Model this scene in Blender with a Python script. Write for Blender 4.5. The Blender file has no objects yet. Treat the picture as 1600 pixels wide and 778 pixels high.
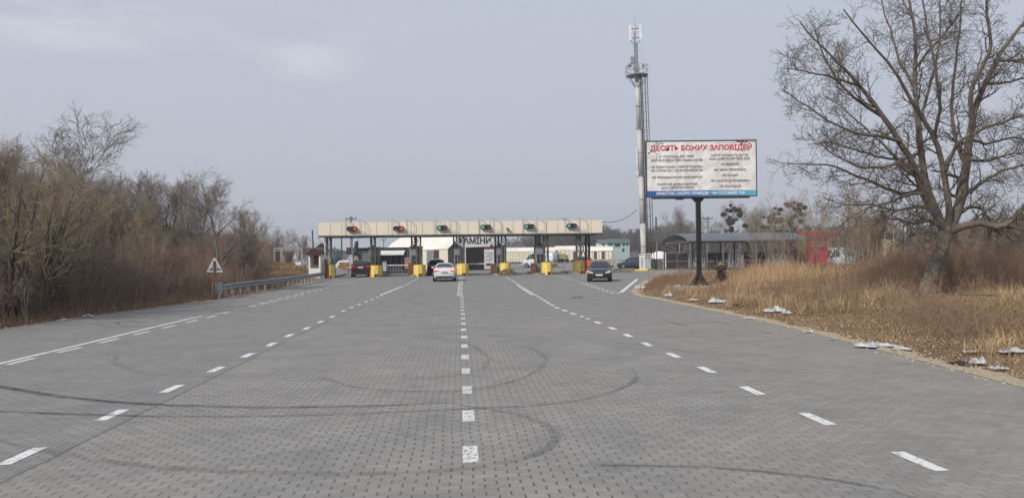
import bpy, math, random
import numpy as np
from mathutils import Vector, Matrix
random.seed(7)
rng = np.random.default_rng(11)
sc = bpy.context.scene
C = sc.collection
R = math.radians
# ------------------------------------------------------------------ camera
F_PX, CAM_H, ROLL = 1155.0, 2.1, R(0.70)
PITCH = math.atan(9/1155.0)
Fv = Vector((0, math.cos(PITCH), math.sin(PITCH)))
U0 = Vector((0, -math.sin(PITCH), math.cos(PITCH)))
R0 = Vector((1, 0, 0))
Rv = R0*math.cos(ROLL) - U0*math.sin(ROLL)
Uv = R0*math.sin(ROLL) + U0*math.cos(ROLL)
CAM = Vector((0, 0, CAM_H))
camd = bpy.data.cameras.new('camera')
camd.sensor_width = 36; camd.lens = 36*F_PX/1600; camd.clip_start = .1; camd.clip_end = 6000
cam = bpy.data.objects.new('camera', camd); C.objects.link(cam)
m3 = Matrix((Rv, Uv, -Fv)).transposed()
cam.matrix_world = Matrix.Translation(CAM) @ m3.to_4x4()
sc.camera = cam
# ------------------------------------------------------------------ sky, sun, exposure
SUN_EL, SUN_AZ = R(38), R(-140)      # azimuth from +Y towards +X (sun to the left and a little behind)
sund = Vector((math.sin(SUN_AZ)*math.cos(SUN_EL), math.cos(SUN_AZ)*math.cos(SUN_EL), math.sin(SUN_EL)))
w = bpy.data.worlds.new('World'); sc.world = w; w.use_nodes = True
nt = w.node_tree; nt.nodes.clear()
def N(t, typ, **kw):
    n = t.nodes.new(typ)
    for k, v in kw.items(): setattr(n, k, v)
    return n
out = N(nt, 'ShaderNodeOutputWorld'); bg = N(nt, 'ShaderNodeBackground'); nt.links.new(bg.outputs[0], out.inputs[0])
bg.inputs[1].default_value = 0.10
sky = N(nt, 'ShaderNodeTexSky', sky_type='NISHITA'); sky.sun_disc = False
sky.sun_elevation = SUN_EL; sky.sun_rotation = SUN_AZ
sky.air_density = 1.0; sky.dust_density = 3.0; sky.ozone_density = 1.0
tc = N(nt, 'ShaderNodeTexCoord')
sep = N(nt, 'ShaderNodeSeparateXYZ'); nt.links.new(tc.outputs['Generated'], sep.inputs[0])
ramp = N(nt, 'ShaderNodeValToRGB')
ramp.color_ramp.elements[0].position = 0.0; ramp.color_ramp.elements[0].color = (.422, .445, .510, 1)
ramp.color_ramp.elements[1].position = 0.55; ramp.color_ramp.elements[1].color = (.49, .525, .61, 1)
nt.links.new(sep.outputs[2], ramp.inputs[0])
# thin high overcast: veil of even grey-blue, with two faint clouds
veil = N(nt, 'ShaderNodeVectorMath', operation='SCALE'); veil.inputs[3].default_value = 10.6
nt.links.new(ramp.outputs[0], veil.inputs[0])
mixs = N(nt, 'ShaderNodeMixRGB'); mixs.inputs[0].default_value = .90
nt.links.new(sky.outputs[0], mixs.inputs[1]); nt.links.new(veil.outputs[0], mixs.inputs[2])
mp = N(nt, 'ShaderNodeMapping'); mp.inputs['Scale'].default_value = (1.6, 1.6, 7)
nt.links.new(tc.outputs['Generated'], mp.inputs[0])
nz = N(nt, 'ShaderNodeTexNoise'); nz.inputs['Scale'].default_value = 5; nz.inputs['Detail'].default_value = 7; nz.inputs['Roughness'].default_value = .55
nt.links.new(mp.outputs[0], nz.inputs[0])
def cloudmask(px, py, sx, sz):
    d = (Fv + Rv*((px-800)/F_PX) + Uv*((389-py)/F_PX)).normalized()
    s1 = N(nt, 'ShaderNodeVectorMath', operation='SUBTRACT'); s1.inputs[1].default_value = d
    nt.links.new(tc.outputs['Generated'], s1.inputs[0])
    s2 = N(nt, 'ShaderNodeVectorMath', operation='MULTIPLY'); s2.inputs[1].default_value = (1/sx, 1/sx, 1/sz)
    nt.links.new(s1.outputs[0], s2.inputs[0])
    s3 = N(nt, 'ShaderNodeVectorMath', operation='LENGTH'); nt.links.new(s2.outputs[0], s3.inputs[0])
    s4 = N(nt, 'ShaderNodeMapRange'); s4.inputs[1].default_value = 1; s4.inputs[2].default_value = .1
    nt.links.new(s3.outputs['Value'], s4.inputs[0]); return s4
ca = cloudmask(100, 35, .17, .055); cb = cloudmask(485, 92, .085, .040); cc = cloudmask(420, 60, .5, .05)
ad = N(nt, 'ShaderNodeMath', operation='MAXIMUM'); nt.links.new(ca.outputs[0], ad.inputs[0]); nt.links.new(cb.outputs[0], ad.inputs[1])
cs = N(nt, 'ShaderNodeMath', operation='MULTIPLY'); cs.inputs[1].default_value = .35; nt.links.new(cc.outputs[0], cs.inputs[0])
ad2 = N(nt, 'ShaderNodeMath', operation='MAXIMUM'); nt.links.new(ad.outputs[0], ad2.inputs[0]); nt.links.new(cs.outputs[0], ad2.inputs[1])
nr = N(nt, 'ShaderNodeMapRange'); nr.inputs[1].default_value = .38; nr.inputs[2].default_value = .68
nt.links.new(nz.outputs[0], nr.inputs[0])
mm = N(nt, 'ShaderNodeMath', operation='MULTIPLY'); nt.links.new(nr.outputs[0], mm.inputs[0]); nt.links.new(ad2.outputs[0], mm.inputs[1])
mm2 = N(nt, 'ShaderNodeMath', operation='MULTIPLY'); mm2.inputs[1].default_value = .85; nt.links.new(mm.outputs[0], mm2.inputs[0])
mixc = N(nt, 'ShaderNodeMixRGB'); mixc.inputs[2].default_value = (5.9, 6.1, 6.6, 1)
nt.links.new(mm2.outputs[0], mixc.inputs[0]); nt.links.new(mixs.outputs[0], mixc.inputs[1])
nt.links.new(mixc.outputs[0], bg.inputs[0])
sl = bpy.data.lights.new('sun', 'SUN'); sl.energy = 2.9; sl.angle = R(1.2); sl.color = (1, .945, .86)
so = bpy.data.objects.new('sun', sl); C.objects.link(so)
so.rotation_euler = (-sund).to_track_quat('-Z', 'Y').to_euler()
sc.view_settings.view_transform = 'Standard'; sc.view_settings.look = 'None'
sc.view_settings.exposure = 0.20; sc.view_settings.gamma = 1; sc.view_settings.use_curve_mapping = False
# ------------------------------------------------------------------ layout helpers
def ray(px, py): return Fv + Rv*((px-800)/F_PX) + Uv*((389-py)/F_PX)
def G(px, py, z=0.0):
    r = ray(px, py); t = (z-CAM_H)/r.z; return CAM + r*t
def AY(px, py, Y):
    r = ray(px, py); return CAM + r*(Y/r.y)
RD = R(-4.06)
dirv = Vector((math.sin(RD), math.cos(RD), 0)); ev = Vector((math.cos(RD), -math.sin(RD), 0))
O = G(722, 431)
def GP(px, py, v=0.0):          # point on the plane v of the toll line -> (u, z)
    r = ray(px, py); t = (v + O.dot(dirv) - CAM.dot(dirv))/r.dot(dirv)
    p = CAM + r*t; return (p-O).dot(ev), p.z
def gu(px, v=0.0, py=425): return GP(px, py, v)[0]
def gz(px, py, v=0.0): return GP(px, py, v)[1]
def L2W(u, v, z=0.0): return Vector((O.x, O.y, 0)) + ev*u + dirv*v + Vector((0, 0, z))
# ------------------------------------------------------------------ materials
MATS = {}
def mat(name, col, rough=.75, var=.12, scale=3.0, bump=0.0, metal=0.0, spec=.4, emit=None, col2=None, island=None, bscale=None):
    if name in MATS: return MATS[name]
    m = bpy.data.materials.new(name); m.use_nodes = True; t = m.node_tree
    b = t.nodes['Principled BSDF']
    b.inputs['Roughness'].default_value = rough; b.inputs['Metallic'].default_value = metal
    b.inputs['Specular IOR Level'].default_value = spec
    geo = N(t, 'ShaderNodeNewGeometry'); tcn = N(t, 'ShaderNodeTexCoord')
    n = N(t, 'ShaderNodeTexNoise'); n.inputs['Scale'].default_value = scale; n.inputs['Detail'].default_value = 6; n.inputs['Roughness'].default_value = .65
    t.links.new(tcn.outputs['Object'], n.inputs[0])
    r = N(t, 'ShaderNodeValToRGB')
    c = np.array(col, float)
    lo = tuple(np.clip(c*(1-2.2*var), 0, 1)) + (1,); hi = tuple(np.clip(c*(1+2.2*var), 0, 1)) + (1,)
    if col2 is not None: lo = tuple(col2)+(1,); hi = tuple(col)+(1,)
    r.color_ramp.elements[0].position = .28; r.color_ramp.elements[1].position = .72
    r.color_ramp.elements[0].color = lo; r.color_ramp.elements[1].color = hi
    t.links.new(n.outputs[0], r.inputs[0])
    last = r.outputs[0]
    if island:
        r2 = N(t, 'ShaderNodeValToRGB'); cr = r2.color_ramp
        cr.elements[0].color = tuple(island[0])+(1,); cr.elements[1].color = tuple(island[-1])+(1,)
        for i, cc_ in enumerate(island[1:-1]):
            e = cr.elements.new((i+1)/(len(island)-1)); e.color = tuple(cc_)+(1,)
        t.links.new(geo.outputs['Random Per Island'], r2.inputs[0])
        mx = N(t, 'ShaderNodeMixRGB'); mx.inputs[0].default_value = .72
        t.links.new(last, mx.inputs[1]); t.links.new(r2.outputs[0], mx.inputs[2]); last = mx.outputs[0]
    t.links.new(last, b.inputs['Base Color'])
    if bump:
        n2 = N(t, 'ShaderNodeTexNoise'); n2.inputs['Scale'].default_value = bscale or scale*4; n2.inputs['Detail'].default_value = 5
        t.links.new(tcn.outputs['Object'], n2.inputs[0])
        bp = N(t, 'ShaderNodeBump'); bp.inputs['Strength'].default_value = bump; bp.inputs['Distance'].default_value = .03
        t.links.new(n2.outputs[0], bp.inputs['Height']); t.links.new(bp.outputs[0], b.inputs['Normal'])
    if emit:
        b.inputs['Emission Color'].default_value = tuple(emit[:3])+(1,); b.inputs['Emission Strength'].default_value = emit[3]
    MATS[name] = m; return m
# ------------------------------------------------------------------ mesh kit
def mesh_np(name, V, F, smooth=False):
    """V (n,3); F list of (k, m) int arrays"""
    me = bpy.data.meshes.new(name)
    V = np.asarray(V, np.float32)
    if not isinstance(F, (list, tuple)): F = [F]
    F = [np.asarray(f, np.int32) for f in F if len(f)]
    nl = sum(f.size for f in F); npoly = sum(len(f) for f in F)
    me.vertices.add(len(V)); me.loops.add(nl); me.polygons.add(npoly)
    me.vertices.foreach_set('co', V.ravel())
    me.loops.foreach_set('vertex_index', np.concatenate([f.ravel() for f in F]))
    starts = []; s = 0
    for f in F:
        k = f.shape[1]; starts.append(s + np.arange(len(f))*k); s += f.size
    me.polygons.foreach_set('loop_start', np.concatenate(starts).astype(np.int32))
    me.update(calc_edges=True)
    if smooth: me.polygons.foreach_set('use_smooth', np.ones(npoly, bool))
    me.validate(); return me
class MB:
    def __init__(s): s.v = []; s.f = []
    def add(s, vs, fs):
        o = len(s.v); s.v += [tuple(v) for v in vs]; s.f += [tuple(i+o for i in f) for f in fs]; return s
    def box(s, x0, x1, y0, y1, z0, z1):
        return s.add([(x0,y0,z0),(x1,y0,z0),(x1,y1,z0),(x0,y1,z0),(x0,y0,z1),(x1,y0,z1),(x1,y1,z1),(x0,y1,z1)],
                     [(3,2,1,0),(4,5,6,7),(0,1,5,4),(1,2,6,5),(2,3,7,6),(3,0,4,7)])
    def prism(s, poly, a, b, axis='z'):     # poly of 2-D points extruded along an axis
        n = len(poly)
        def P(p, h):
            if axis == 'z': return (p[0], p[1], h)
            if axis == 'y': return (p[0], h, p[1])
            return (h, p[0], p[1])
        s.add([P(p, a) for p in poly]+[P(p, b) for p in poly],
              [tuple(range(n-1, -1, -1)), tuple(range(n, 2*n))]+[(i, (i+1) % n, n+(i+1) % n, n+i) for i in range(n)])
        return s
    def bar(s, p, q, r0, r1=None, n=4):
        r1 = r0 if r1 is None else r1
        p = Vector(p); q = Vector(q); d = (q-p).normalized()
        a = d.cross(Vector((0, 0, 1)) if abs(d.z) < .9 else Vector((1, 0, 0))).normalized(); b = d.cross(a)
        ring = lambda c, r: [c + a*(math.cos(2*math.pi*(i+.5)/n)*r) + b*(math.sin(2*math.pi*(i+.5)/n)*r) for i in range(n)]
        return s.add(ring(p, r0)+ring(q, r1), [(i, (i+1) % n, n+(i+1) % n, n+i) for i in range(n)]+[tuple(range(n-1, -1, -1)), tuple(range(n, 2*n))])
    def build(s, name, m, parent=None, smooth=False, loc=None):
        me = bpy.data.meshes.new(name); me.from_pydata(s.v, [], s.f); me.update()
        if smooth:
            for p in me.polygons: p.use_smooth = True
        return link(name, me, m, parent, loc)
def link(name, me, m, parent=None, loc=None):
    o = bpy.data.objects.new(name, me); C.objects.link(o)
    if m is not None and len(me.materials) == 0: me.materials.append(m)
    if parent is not None: o.parent = parent
    if loc is not None: o.location = loc
    return o
def tag(o, label=None, cat=None, group=None, kind=None):
    if label: o['label'] = label
    if cat: o['category'] = cat
    if group: o['group'] = group
    if kind: o['kind'] = kind
    return o
def thing(name, label, cat, loc=(0,0,0), rz=0, group=None):
    o = bpy.data.objects.new(name, None); C.objects.link(o); o.empty_display_size = .2
    o.location = loc; o.rotation_euler = (0, 0, rz); return tag(o, label, cat, group)
def children(o): return [c for c in KIDS.get(o.name, [])]
KIDS = {}
def copy_tree(root, loc=None, rz=None, scale=None, label=None, parent=None):
    c = root.copy(); C.objects.link(c)
    if parent is not None: c.parent = parent
    if loc is not None: c.location = loc
    if rz is not None: c.rotation_euler = (0, 0, rz)
    if scale is not None: c.scale = scale if hasattr(scale, '__len__') else (scale,)*3
    if label: c['label'] = label
    for ch in list(root.children): copy_tree(ch, parent=c)
    return c
def tubes(P, Rr, sides=3):
    """P (N,K,3), Rr (N,K) -> verts, quads"""
    Nn, K, _ = P.shape
    T = np.gradient(P, axis=1); T /= (np.linalg.norm(T, axis=2, keepdims=True)+1e-9)
    m = T.mean(1); ref = np.where(np.abs(m[:, 2:3]) < .8, np.array([[0, 0, 1.]]), np.array([[1., 0, 0]]))[:, None, :]
    A = np.cross(T, np.broadcast_to(ref, T.shape)); A /= (np.linalg.norm(A, axis=2, keepdims=True)+1e-9)
    B = np.cross(T, A)
    th = 2*np.pi*np.arange(sides)/sides
    V = P[:, :, None, :] + Rr[:, :, None, None]*(A[:, :, None, :]*np.cos(th)[None, None, :, None]+B[:, :, None, :]*np.sin(th)[None, None, :, None])
    idx = np.arange(Nn*K*sides).reshape(Nn, K, sides)
    a = idx[:, :-1, :]; b = idx[:, 1:, :]
    Fq = np.stack([a, np.roll(a, -1, 2), np.roll(b, -1, 2), b], -1).reshape(-1, 4)
    return V.reshape(-1, 3), Fq
def join_vf(parts):
    V = []; Fs = []; o = 0
    for v, f in parts: V.append(v); Fs.append(f+o); o += len(v)
    return np.concatenate(V), np.concatenate(Fs)
def resample(pts, K):
    pts = np.asarray(pts, float); d = np.r_[0, np.cumsum(np.linalg.norm(np.diff(pts[:, :3], axis=0), axis=1))]
    t = np.linspace(0, d[-1], K); return np.stack([np.interp(t, d, pts[:, i]) for i in range(pts.shape[1])], 1)
def grow(P, Rr, n, t0, t1, length, ang, trop, wig, K, rfac=.6, taper=.3, lenvar=.4, tipshort=.5, rmin=.004, rg=rng):
    """vectorised children of N parent polylines; length = absolute metres (scalar) or array(N)"""
    Nn, Kp, _ = P.shape
    M = Nn*n
    par = np.repeat(np.arange(Nn), n)
    base = (np.tile(np.arange(n), Nn)+rg.random(M))/n
    t = t0+(t1-t0)*base
    x = t*(Kp-1); i = np.minimum(x.astype(int), Kp-2); f = (x-i)[:, None]
    p = P[par, i]*(1-f)+P[par, i+1]*f
    rr = Rr[par, i]*(1-f[:, 0])+Rr[par, i+1]*f[:, 0]
    T = P[par, i+1]-P[par, i]; T /= (np.linalg.norm(T, axis=1, keepdims=True)+1e-9)
    rnd = rg.normal(size=(M, 3)); q = rnd-(rnd*T).sum(1, keepdims=True)*T; q /= (np.linalg.norm(q, axis=1, keepdims=True)+1e-9)
    a = ang*(.65+.7*rg.random(M))[:, None]
    D = T*np.cos(a)+q*np.sin(a)
    L = np.broadcast_to(np.asarray(length, float), (Nn,))[par]*(1-tipshort*t)*(1-lenvar/2+lenvar*rg.random(M))
    out = np.zeros((M, K, 3)); out[:, 0] = p
    for k in range(1, K):
        D = D+rg.normal(size=(M, 3))*wig; D[:, 2] += trop; D /= np.linalg.norm(D, axis=1, keepdims=True)
        out[:, k] = out[:, k-1]+D*(L/(K-1))[:, None]
    r0 = np.maximum(rr*rfac, rmin)
    Ro = r0[:, None]*(1-(1-taper)*np.linspace(0, 1, K)[None])
    return out, np.maximum(Ro, rmin*.6)
# ------------------------------------------------------------------ terrain
LE = np.array([(-20,-15.8),(23,-15.9),(28,-15.9),(32,-15.4),(38,-15.2),(50,-15.9),(60,-16.7),(68,-17.5),(80,-20.5),(100,-27),(140,-42),(200,-61),(300,-92)])
RE = np.array([(-20,7.75),(11,7.75),(18,7.75),(22,7.6),(27.3,7.15),(32,6.7),(37,6.15),(41,6.6),(50,8.6),(58,10.6),(64.5,12.6)])
def edgeL(y): return np.interp(y, LE[:, 0], LE[:, 1])
def edgeR(y): return np.where(np.asarray(y) > 64.5, 400.0, np.interp(y, RE[:, 0], RE[:, 1]))
def sm(t): t = np.clip(t, 0, 1); return t*t*(3-2*t)
def wav(x, y): return np.sin(x*1.3+1.7*np.sin(y*.9))*np.sin(y*1.1+1.3*np.sin(x*.7+2))*.5+np.sin(x*.43+y*.31)*.5
def hgt(x, y):
    x = np.asarray(x, float); y = np.asarray(y, float)
    dr = np.where(y < 64.5, x-np.interp(y, RE[:, 0], RE[:, 1]), -1.0)
    z = np.where(dr > 0, -.01+.17*sm(dr/5)+.05*sm(dr/2)*wav(x*2, y*2), 0)
    z = z*sm((64.3-y)/4)
    wx, wy = 18.3, 32
    z = z+.05*np.exp(-((x-wx-1)**2+(y-wy+3)**2)/14)*(dr > 0)
    dl = np.where(y < 330, np.interp(y, LE[:, 0], LE[:, 1])-x, 0)
    zl = np.where(dl > 0, .12*sm(dl/3)+.08*wav(x, y)*sm(dl/3), 0)
    zl = zl+1.45*np.exp(-(((x+33)/6.5)**2+((y-96)/14)**2))*sm(dl/3)
    zl = zl+.8*np.exp(-(((x+24)/3.5)**2+((y-80)/12)**2))*sm(dl/2)
    on = (dr <= 0) & (dl <= 0)
    return np.where(on, -.035, np.where(dl > 0, zl, z))
def axis(core0, core1, step, far):
    a = list(np.arange(core0, core1+1e-6, step)); s = step
    lo, hi = [], []
    x = core0
    while x > -far: s *= 1.35; x -= s; lo.append(x)
    s = step; x = core1
    while x < far: s *= 1.35; x += s; hi.append(x)
    return np.array(lo[::-1]+a+hi)
xs = axis(-60, 50, .5, 1500); ys = axis(-6, 120, .5, 1500); ys = ys[ys > -60]
X, Y = np.meshgrid(xs, ys); Z = hgt(X, Y)
Vg = np.stack([X, Y, Z], -1).reshape(-1, 3); nx = len(xs); ny = len(ys)
I = np.arange(nx*ny).reshape(ny, nx)
Fg = np.stack([I[:-1, :-1], I[:-1, 1:], I[1:, 1:], I[1:, :-1]], -1).reshape(-1, 4)
# ground material: dead leaves, dry soil, straw
m = bpy.data.materials.new('dry_ground'); m.use_nodes = True; t = m.node_tree; b = t.nodes['Principled BSDF']
geo = N(t, 'ShaderNodeNewGeometry')
n1 = N(t, 'ShaderNodeTexNoise'); n1.inputs['Scale'].default_value = .35; n1.inputs['Detail'].default_value = 5
n2 = N(t, 'ShaderNodeTexNoise'); n2.inputs['Scale'].default_value = 9; n2.inputs['Detail'].default_value = 8; n2.inputs['Roughness'].default_value = .75
for n in (n1, n2): t.links.new(geo.outputs['Position'], n.inputs[0])
r1 = N(t, 'ShaderNodeValToRGB'); r1.color_ramp.elements[0].position = .35; r1.color_ramp.elements[1].position = .65
r1.color_ramp.elements[0].color = (.20, .135, .085, 1); r1.color_ramp.elements[1].color = (.30, .215, .13, 1)
r2 = N(t, 'ShaderNodeValToRGB'); r2.color_ramp.elements[0].position = .3; r2.color_ramp.elements[1].position = .75
r2.color_ramp.elements[0].color = (.45, .42, .4, 1); r2.color_ramp.elements[1].color = (1.35, 1.3, 1.25, 1)
t.links.new(n1.outputs[0], r1.inputs[0]); t.links.new(n2.outputs[0], r2.inputs[0])
mx = N(t, 'ShaderNodeMixRGB', blend_type='MULTIPLY'); mx.inputs[0].default_value = 1
t.links.new(r1.outputs[0], mx.inputs[1]); t.links.new(r2.outputs[0], mx.inputs[2]); t.links.new(mx.outputs[0], b.inputs['Base Color'])
b.inputs['Roughness'].default_value = .95; b.inputs['Specular IOR Level'].default_value = .1
bp = N(t, 'ShaderNodeBump'); bp.inputs['Strength'].default_value = .8; bp.inputs['Distance'].default_value = .06
t.links.new(n2.outputs[0], bp.inputs['Height']); t.links.new(bp.outputs[0], b.inputs['Normal'])
M_ground = m
tag(link('ground', mesh_np('ground', Vg, Fg, True), M_ground), kind='structure')
# ------------------------------------------------------------------ paved road
rd = []
yl = np.r_[np.arange(-20, 68, 2.0), 68, 80, 100, 140, 200, 300]
left = [(float(edgeL(y)), float(y)) for y in yl]
yr = np.r_[np.arange(-20, 64.5, 1.5), 64.5]
right = [(float(np.interp(y, RE[:, 0], RE[:, 1])), float(y)) for y in yr]
poly = right+[(75, 66), (75, 300)]+left[::-1]
# wobble the right edge a little, broken pavers
poly = [(x+(.05*math.sin(y*3.1)+.04*math.sin(y*7.7) if (0 < x < 13 and y < 64) else 0), y) for x, y in poly]
me = bpy.data.meshes.new('road'); me.from_pydata([(x, y, 0) for x, y in poly], [], [tuple(range(len(poly)))]); me.update()
m = bpy.data.materials.new('pavers'); m.use_nodes = True; t = m.node_tree; b = t.nodes['Principled BSDF']
geo = N(t, 'ShaderNodeNewGeometry')
rot = N(t, 'ShaderNodeVectorRotate', rotation_type='Z_AXIS'); rot.inputs['Angle'].default_value = RD   # world -> road frame
t.links.new(geo.outputs['Position'], rot.inputs[0])
sp = N(t, 'ShaderNodeSeparateXYZ'); t.links.new(rot.outputs[0], sp.inputs[0])
def M_(op, a, b_=None, c=None):
    n = N(t, 'ShaderNodeMath', operation=op)
    for i, v in enumerate((a, b_, c)):
        if v is None: continue
        if isinstance(v, (int, float)): n.inputs[i].default_value = v
        else: t.links.new(v, n.inputs[i])
    return n.outputs[0]
def MR(v, a, b_, c=0, d=1):
    n = N(t, 'ShaderNodeMapRange'); n.inputs[1].default_value = a; n.inputs[2].default_value = b_; n.inputs[3].default_value = c; n.inputs[4].default_value = d
    t.links.new(v, n.inputs[0]); return n.outputs[0]
u_raw, v_raw = sp.outputs[0], sp.outputs[1]
def noise(sc_, det=4, rough=.6, vec=None):
    n = N(t, 'ShaderNodeTexNoise'); n.inputs['Scale'].default_value = sc_; n.inputs['Detail'].default_value = det; n.inputs['Roughness'].default_value = rough
    t.links.new(vec or rot.outputs[0], n.inputs[0]); return n.outputs[0]
uu = M_('ADD', u_raw, M_('MULTIPLY', M_('SUBTRACT', noise(.7, 2), .5), .10)); vv = M_('ADD', v_raw, M_('MULTIPLY', M_('SUBTRACT', noise(.55, 2), .5), .14))
rowf = M_('DIVIDE', vv, .108); row = M_('FLOOR', rowf); fr = M_('FRACT', rowf)
par = M_('MULTIPLY', M_('FLOORED_MODULO', row, 2.0), .5)
colf = M_('ADD', M_('DIVIDE', uu, .216), par); coli = M_('FLOOR', colf); fc = M_('FRACT', colf)
dx = M_('ABSOLUTE', M_('SUBTRACT', fc, .5))                      # .5 at the head joint
wn = N(t, 'ShaderNodeTexWhiteNoise', noise_dimensions='2D'); cmb = N(t, 'ShaderNodeCombineXYZ')
t.links.new(coli, cmb.inputs[0]); t.links.new(row, cmb.inputs[1]); t.links.new(cmb.outputs[0], wn.inputs[0])
jw = M_('SUBTRACT', .463, M_('MULTIPLY', wn.outputs[0], .018))
head = M_('MULTIPLY', M_('GREATER_THAN', dx, jw), M_('GREATER_THAN', M_('SUBTRACT', .5, M_('ABSOLUTE', M_('SUBTRACT', fr, .5))), .06))
bed = M_('LESS_THAN', M_('SUBTRACT', .5, M_('ABSOLUTE', M_('SUBTRACT', fr, .5))), .035)
SEAM = (G(232, 640)).dot(ev)
seamL = M_('LESS_THAN', M_('ABSOLUTE', M_('SUBTRACT', uu, SEAM)), .018)
isleft = M_('LESS_THAN', uu, SEAM)
def noise(sc_, det=4, rough=.6, vec=None):
    n = N(t, 'ShaderNodeTexNoise'); n.inputs['Scale'].default_value = sc_; n.inputs['Detail'].default_value = det; n.inputs['Roughness'].default_value = rough
    t.links.new(vec or rot.outputs[0], n.inputs[0]); return n.outputs[0]
nb = noise(.13, 4); nm = noise(.9, 5); nf = noise(14, 6, .7)
wear = MR(noise(.22, 3), .3, .7, .62, 1.1)
kR = MR(uu, 1.0, 7.5, 1.0, .30)
kL = M_('SUBTRACT', 1.0, M_('MULTIPLY', isleft, .30))
k = M_('MULTIPLY', M_('MULTIPLY', kR, kL), wear)
ramp_ = N(t, 'ShaderNodeValToRGB'); cr = ramp_.color_ramp
cr.elements[0].position = .32; cr.elements[0].color = (.212, .213, .207, 1)
cr.elements[1].position = .68; cr.elements[1].color = (.264, .246, .226, 1)
t.links.new(M_('ADD', M_('MULTIPLY', nb, .5), M_('MULTIPLY', nm, .5)), ramp_.inputs[0])
# strips laid in different batches: grey left of the seam, browner towards the right
mixL = N(t, 'ShaderNodeMixRGB'); mixL.inputs[2].default_value = (.206, .205, .200, 1)
t.links.new(M_('MULTIPLY', isleft, .85), mixL.inputs[0]); t.links.new(ramp_.outputs[0], mixL.inputs[1])
mixR = N(t, 'ShaderNodeMixRGB'); mixR.inputs[2].default_value = (.244, .226, .204, 1)
t.links.new(MR(uu, 3.5, 8.0, 0, .75), mixR.inputs[0]); t.links.new(mixL.outputs[0], mixR.inputs[1])
# further away the older paving is plain grey
mixF = N(t, 'ShaderNodeMixRGB'); mixF.inputs[2].default_value = (.216, .211, .203, 1)
t.links.new(MR(vv, 14, 34, 0, .85), mixF.inputs[0]); t.links.new(mixR.outputs[0], mixF.inputs[1])
vbr = M_('ADD', MR(wn.outputs[0], 0, 1, .91, 1.09), M_('MULTIPLY', M_('SUBTRACT', nf, .5), .34))
vbr = M_('MULTIPLY', vbr, MR(nm, .3, .7, .90, 1.07))
jd = M_('SUBTRACT', 1.0, M_('MULTIPLY', M_('MULTIPLY', head, k), .56))
bd = M_('SUBTRACT', 1.0, M_('MULTIPLY', bed, .20))
sd = M_('SUBTRACT', 1.0, M_('MULTIPLY', seamL, .45))
stain = MR(noise(.45, 5, .65), .60, .74, 1.0, .80)
vbr = M_('MULTIPLY', vbr, stain)
vbr = M_('MULTIPLY', vbr, MR(noise(2.3, 3, .5), .66, .74, 1.0, .86))
tot = M_('MULTIPLY', M_('MULTIPLY', jd, bd), M_('MULTIPLY', sd, vbr))
vm = N(t, 'ShaderNodeVectorMath', operation='SCALE'); t.links.new(mixF.outputs[0], vm.inputs[0]); t.links.new(tot, vm.inputs[3])
t.links.new(vm.outputs[0], b.inputs['Base Color'])
b.inputs['Roughness'].default_value = .82; b.inputs['Specular IOR Level'].default_value = .25
bp = N(t, 'ShaderNodeBump'); bp.inputs['Strength'].default_value = .35; bp.inputs['Distance'].default_value = .006
t.links.new(M_('ADD', M_('SUBTRACT', 1.0, M_('MAXIMUM', head, bed)), M_('MULTIPLY', nf, .5)), bp.inputs['Height']); t.links.new(bp.outputs[0], b.inputs['Normal'])
M_pav = m
tag(link('road', me, M_pav), kind='structure')
# sandy gravel strip along the right edge
def wornmat(name, col, hold=.5, sc_=12, rough=.7, lo=.42, hi=.55, hold2=None):
    m = bpy.data.materials.new(name); m.use_nodes = True; t = m.node_tree; b = t.nodes['Principled BSDF']
    geo = N(t, 'ShaderNodeNewGeometry')
    n = N(t, 'ShaderNodeTexNoise'); n.inputs['Scale'].default_value = sc_; n.inputs['Detail'].default_value = 6; n.inputs['Roughness'].default_value = .7
    t.links.new(geo.outputs['Position'], n.inputs[0])
    mr = N(t, 'ShaderNodeMapRange'); mr.inputs[1].default_value = lo; mr.inputs[2].default_value = hi; mr.inputs[3].default_value = hold; mr.inputs[4].default_value = 1 if hold2 is None else hold2
    t.links.new(n.outputs[0], mr.inputs[0])
    b.inputs['Base Color'].default_value = tuple(col)+(1,); b.inputs['Roughness'].default_value = rough
    t.links.new(mr.outputs[0], b.inputs['Alpha'])
    return m
M_gravel = mat('sandy_gravel', (.50, .42, .29), .95, .25, 14, bump=1, col2=(.33, .26, .17))
V = []; Fq = []
yy = np.arange(9, 64, .25)
for i, y in enumerate(yy):
    e = float(np.interp(y, RE[:, 0], RE[:, 1]))
    wd = .24+.13*math.sin(y*1.7)+.1*math.sin(y*5.1)+.16*random.random()
    V += [(e-.02+.05*random.random()-.05, y, .006), (e+wd*.55, y, .035+.01*random.random()), (e+wd+.12, y, float(hgt(e+wd+.12, y))-.01)]
    if i: a = (i-1)*3; Fq += [(a, a+1, a+4, a+3), (a+1, a+2, a+5, a+4)]
mb = MB(); mb.add(V, Fq); tag(mb.build('gravel_verge', M_gravel, smooth=True), kind='structure')
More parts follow.
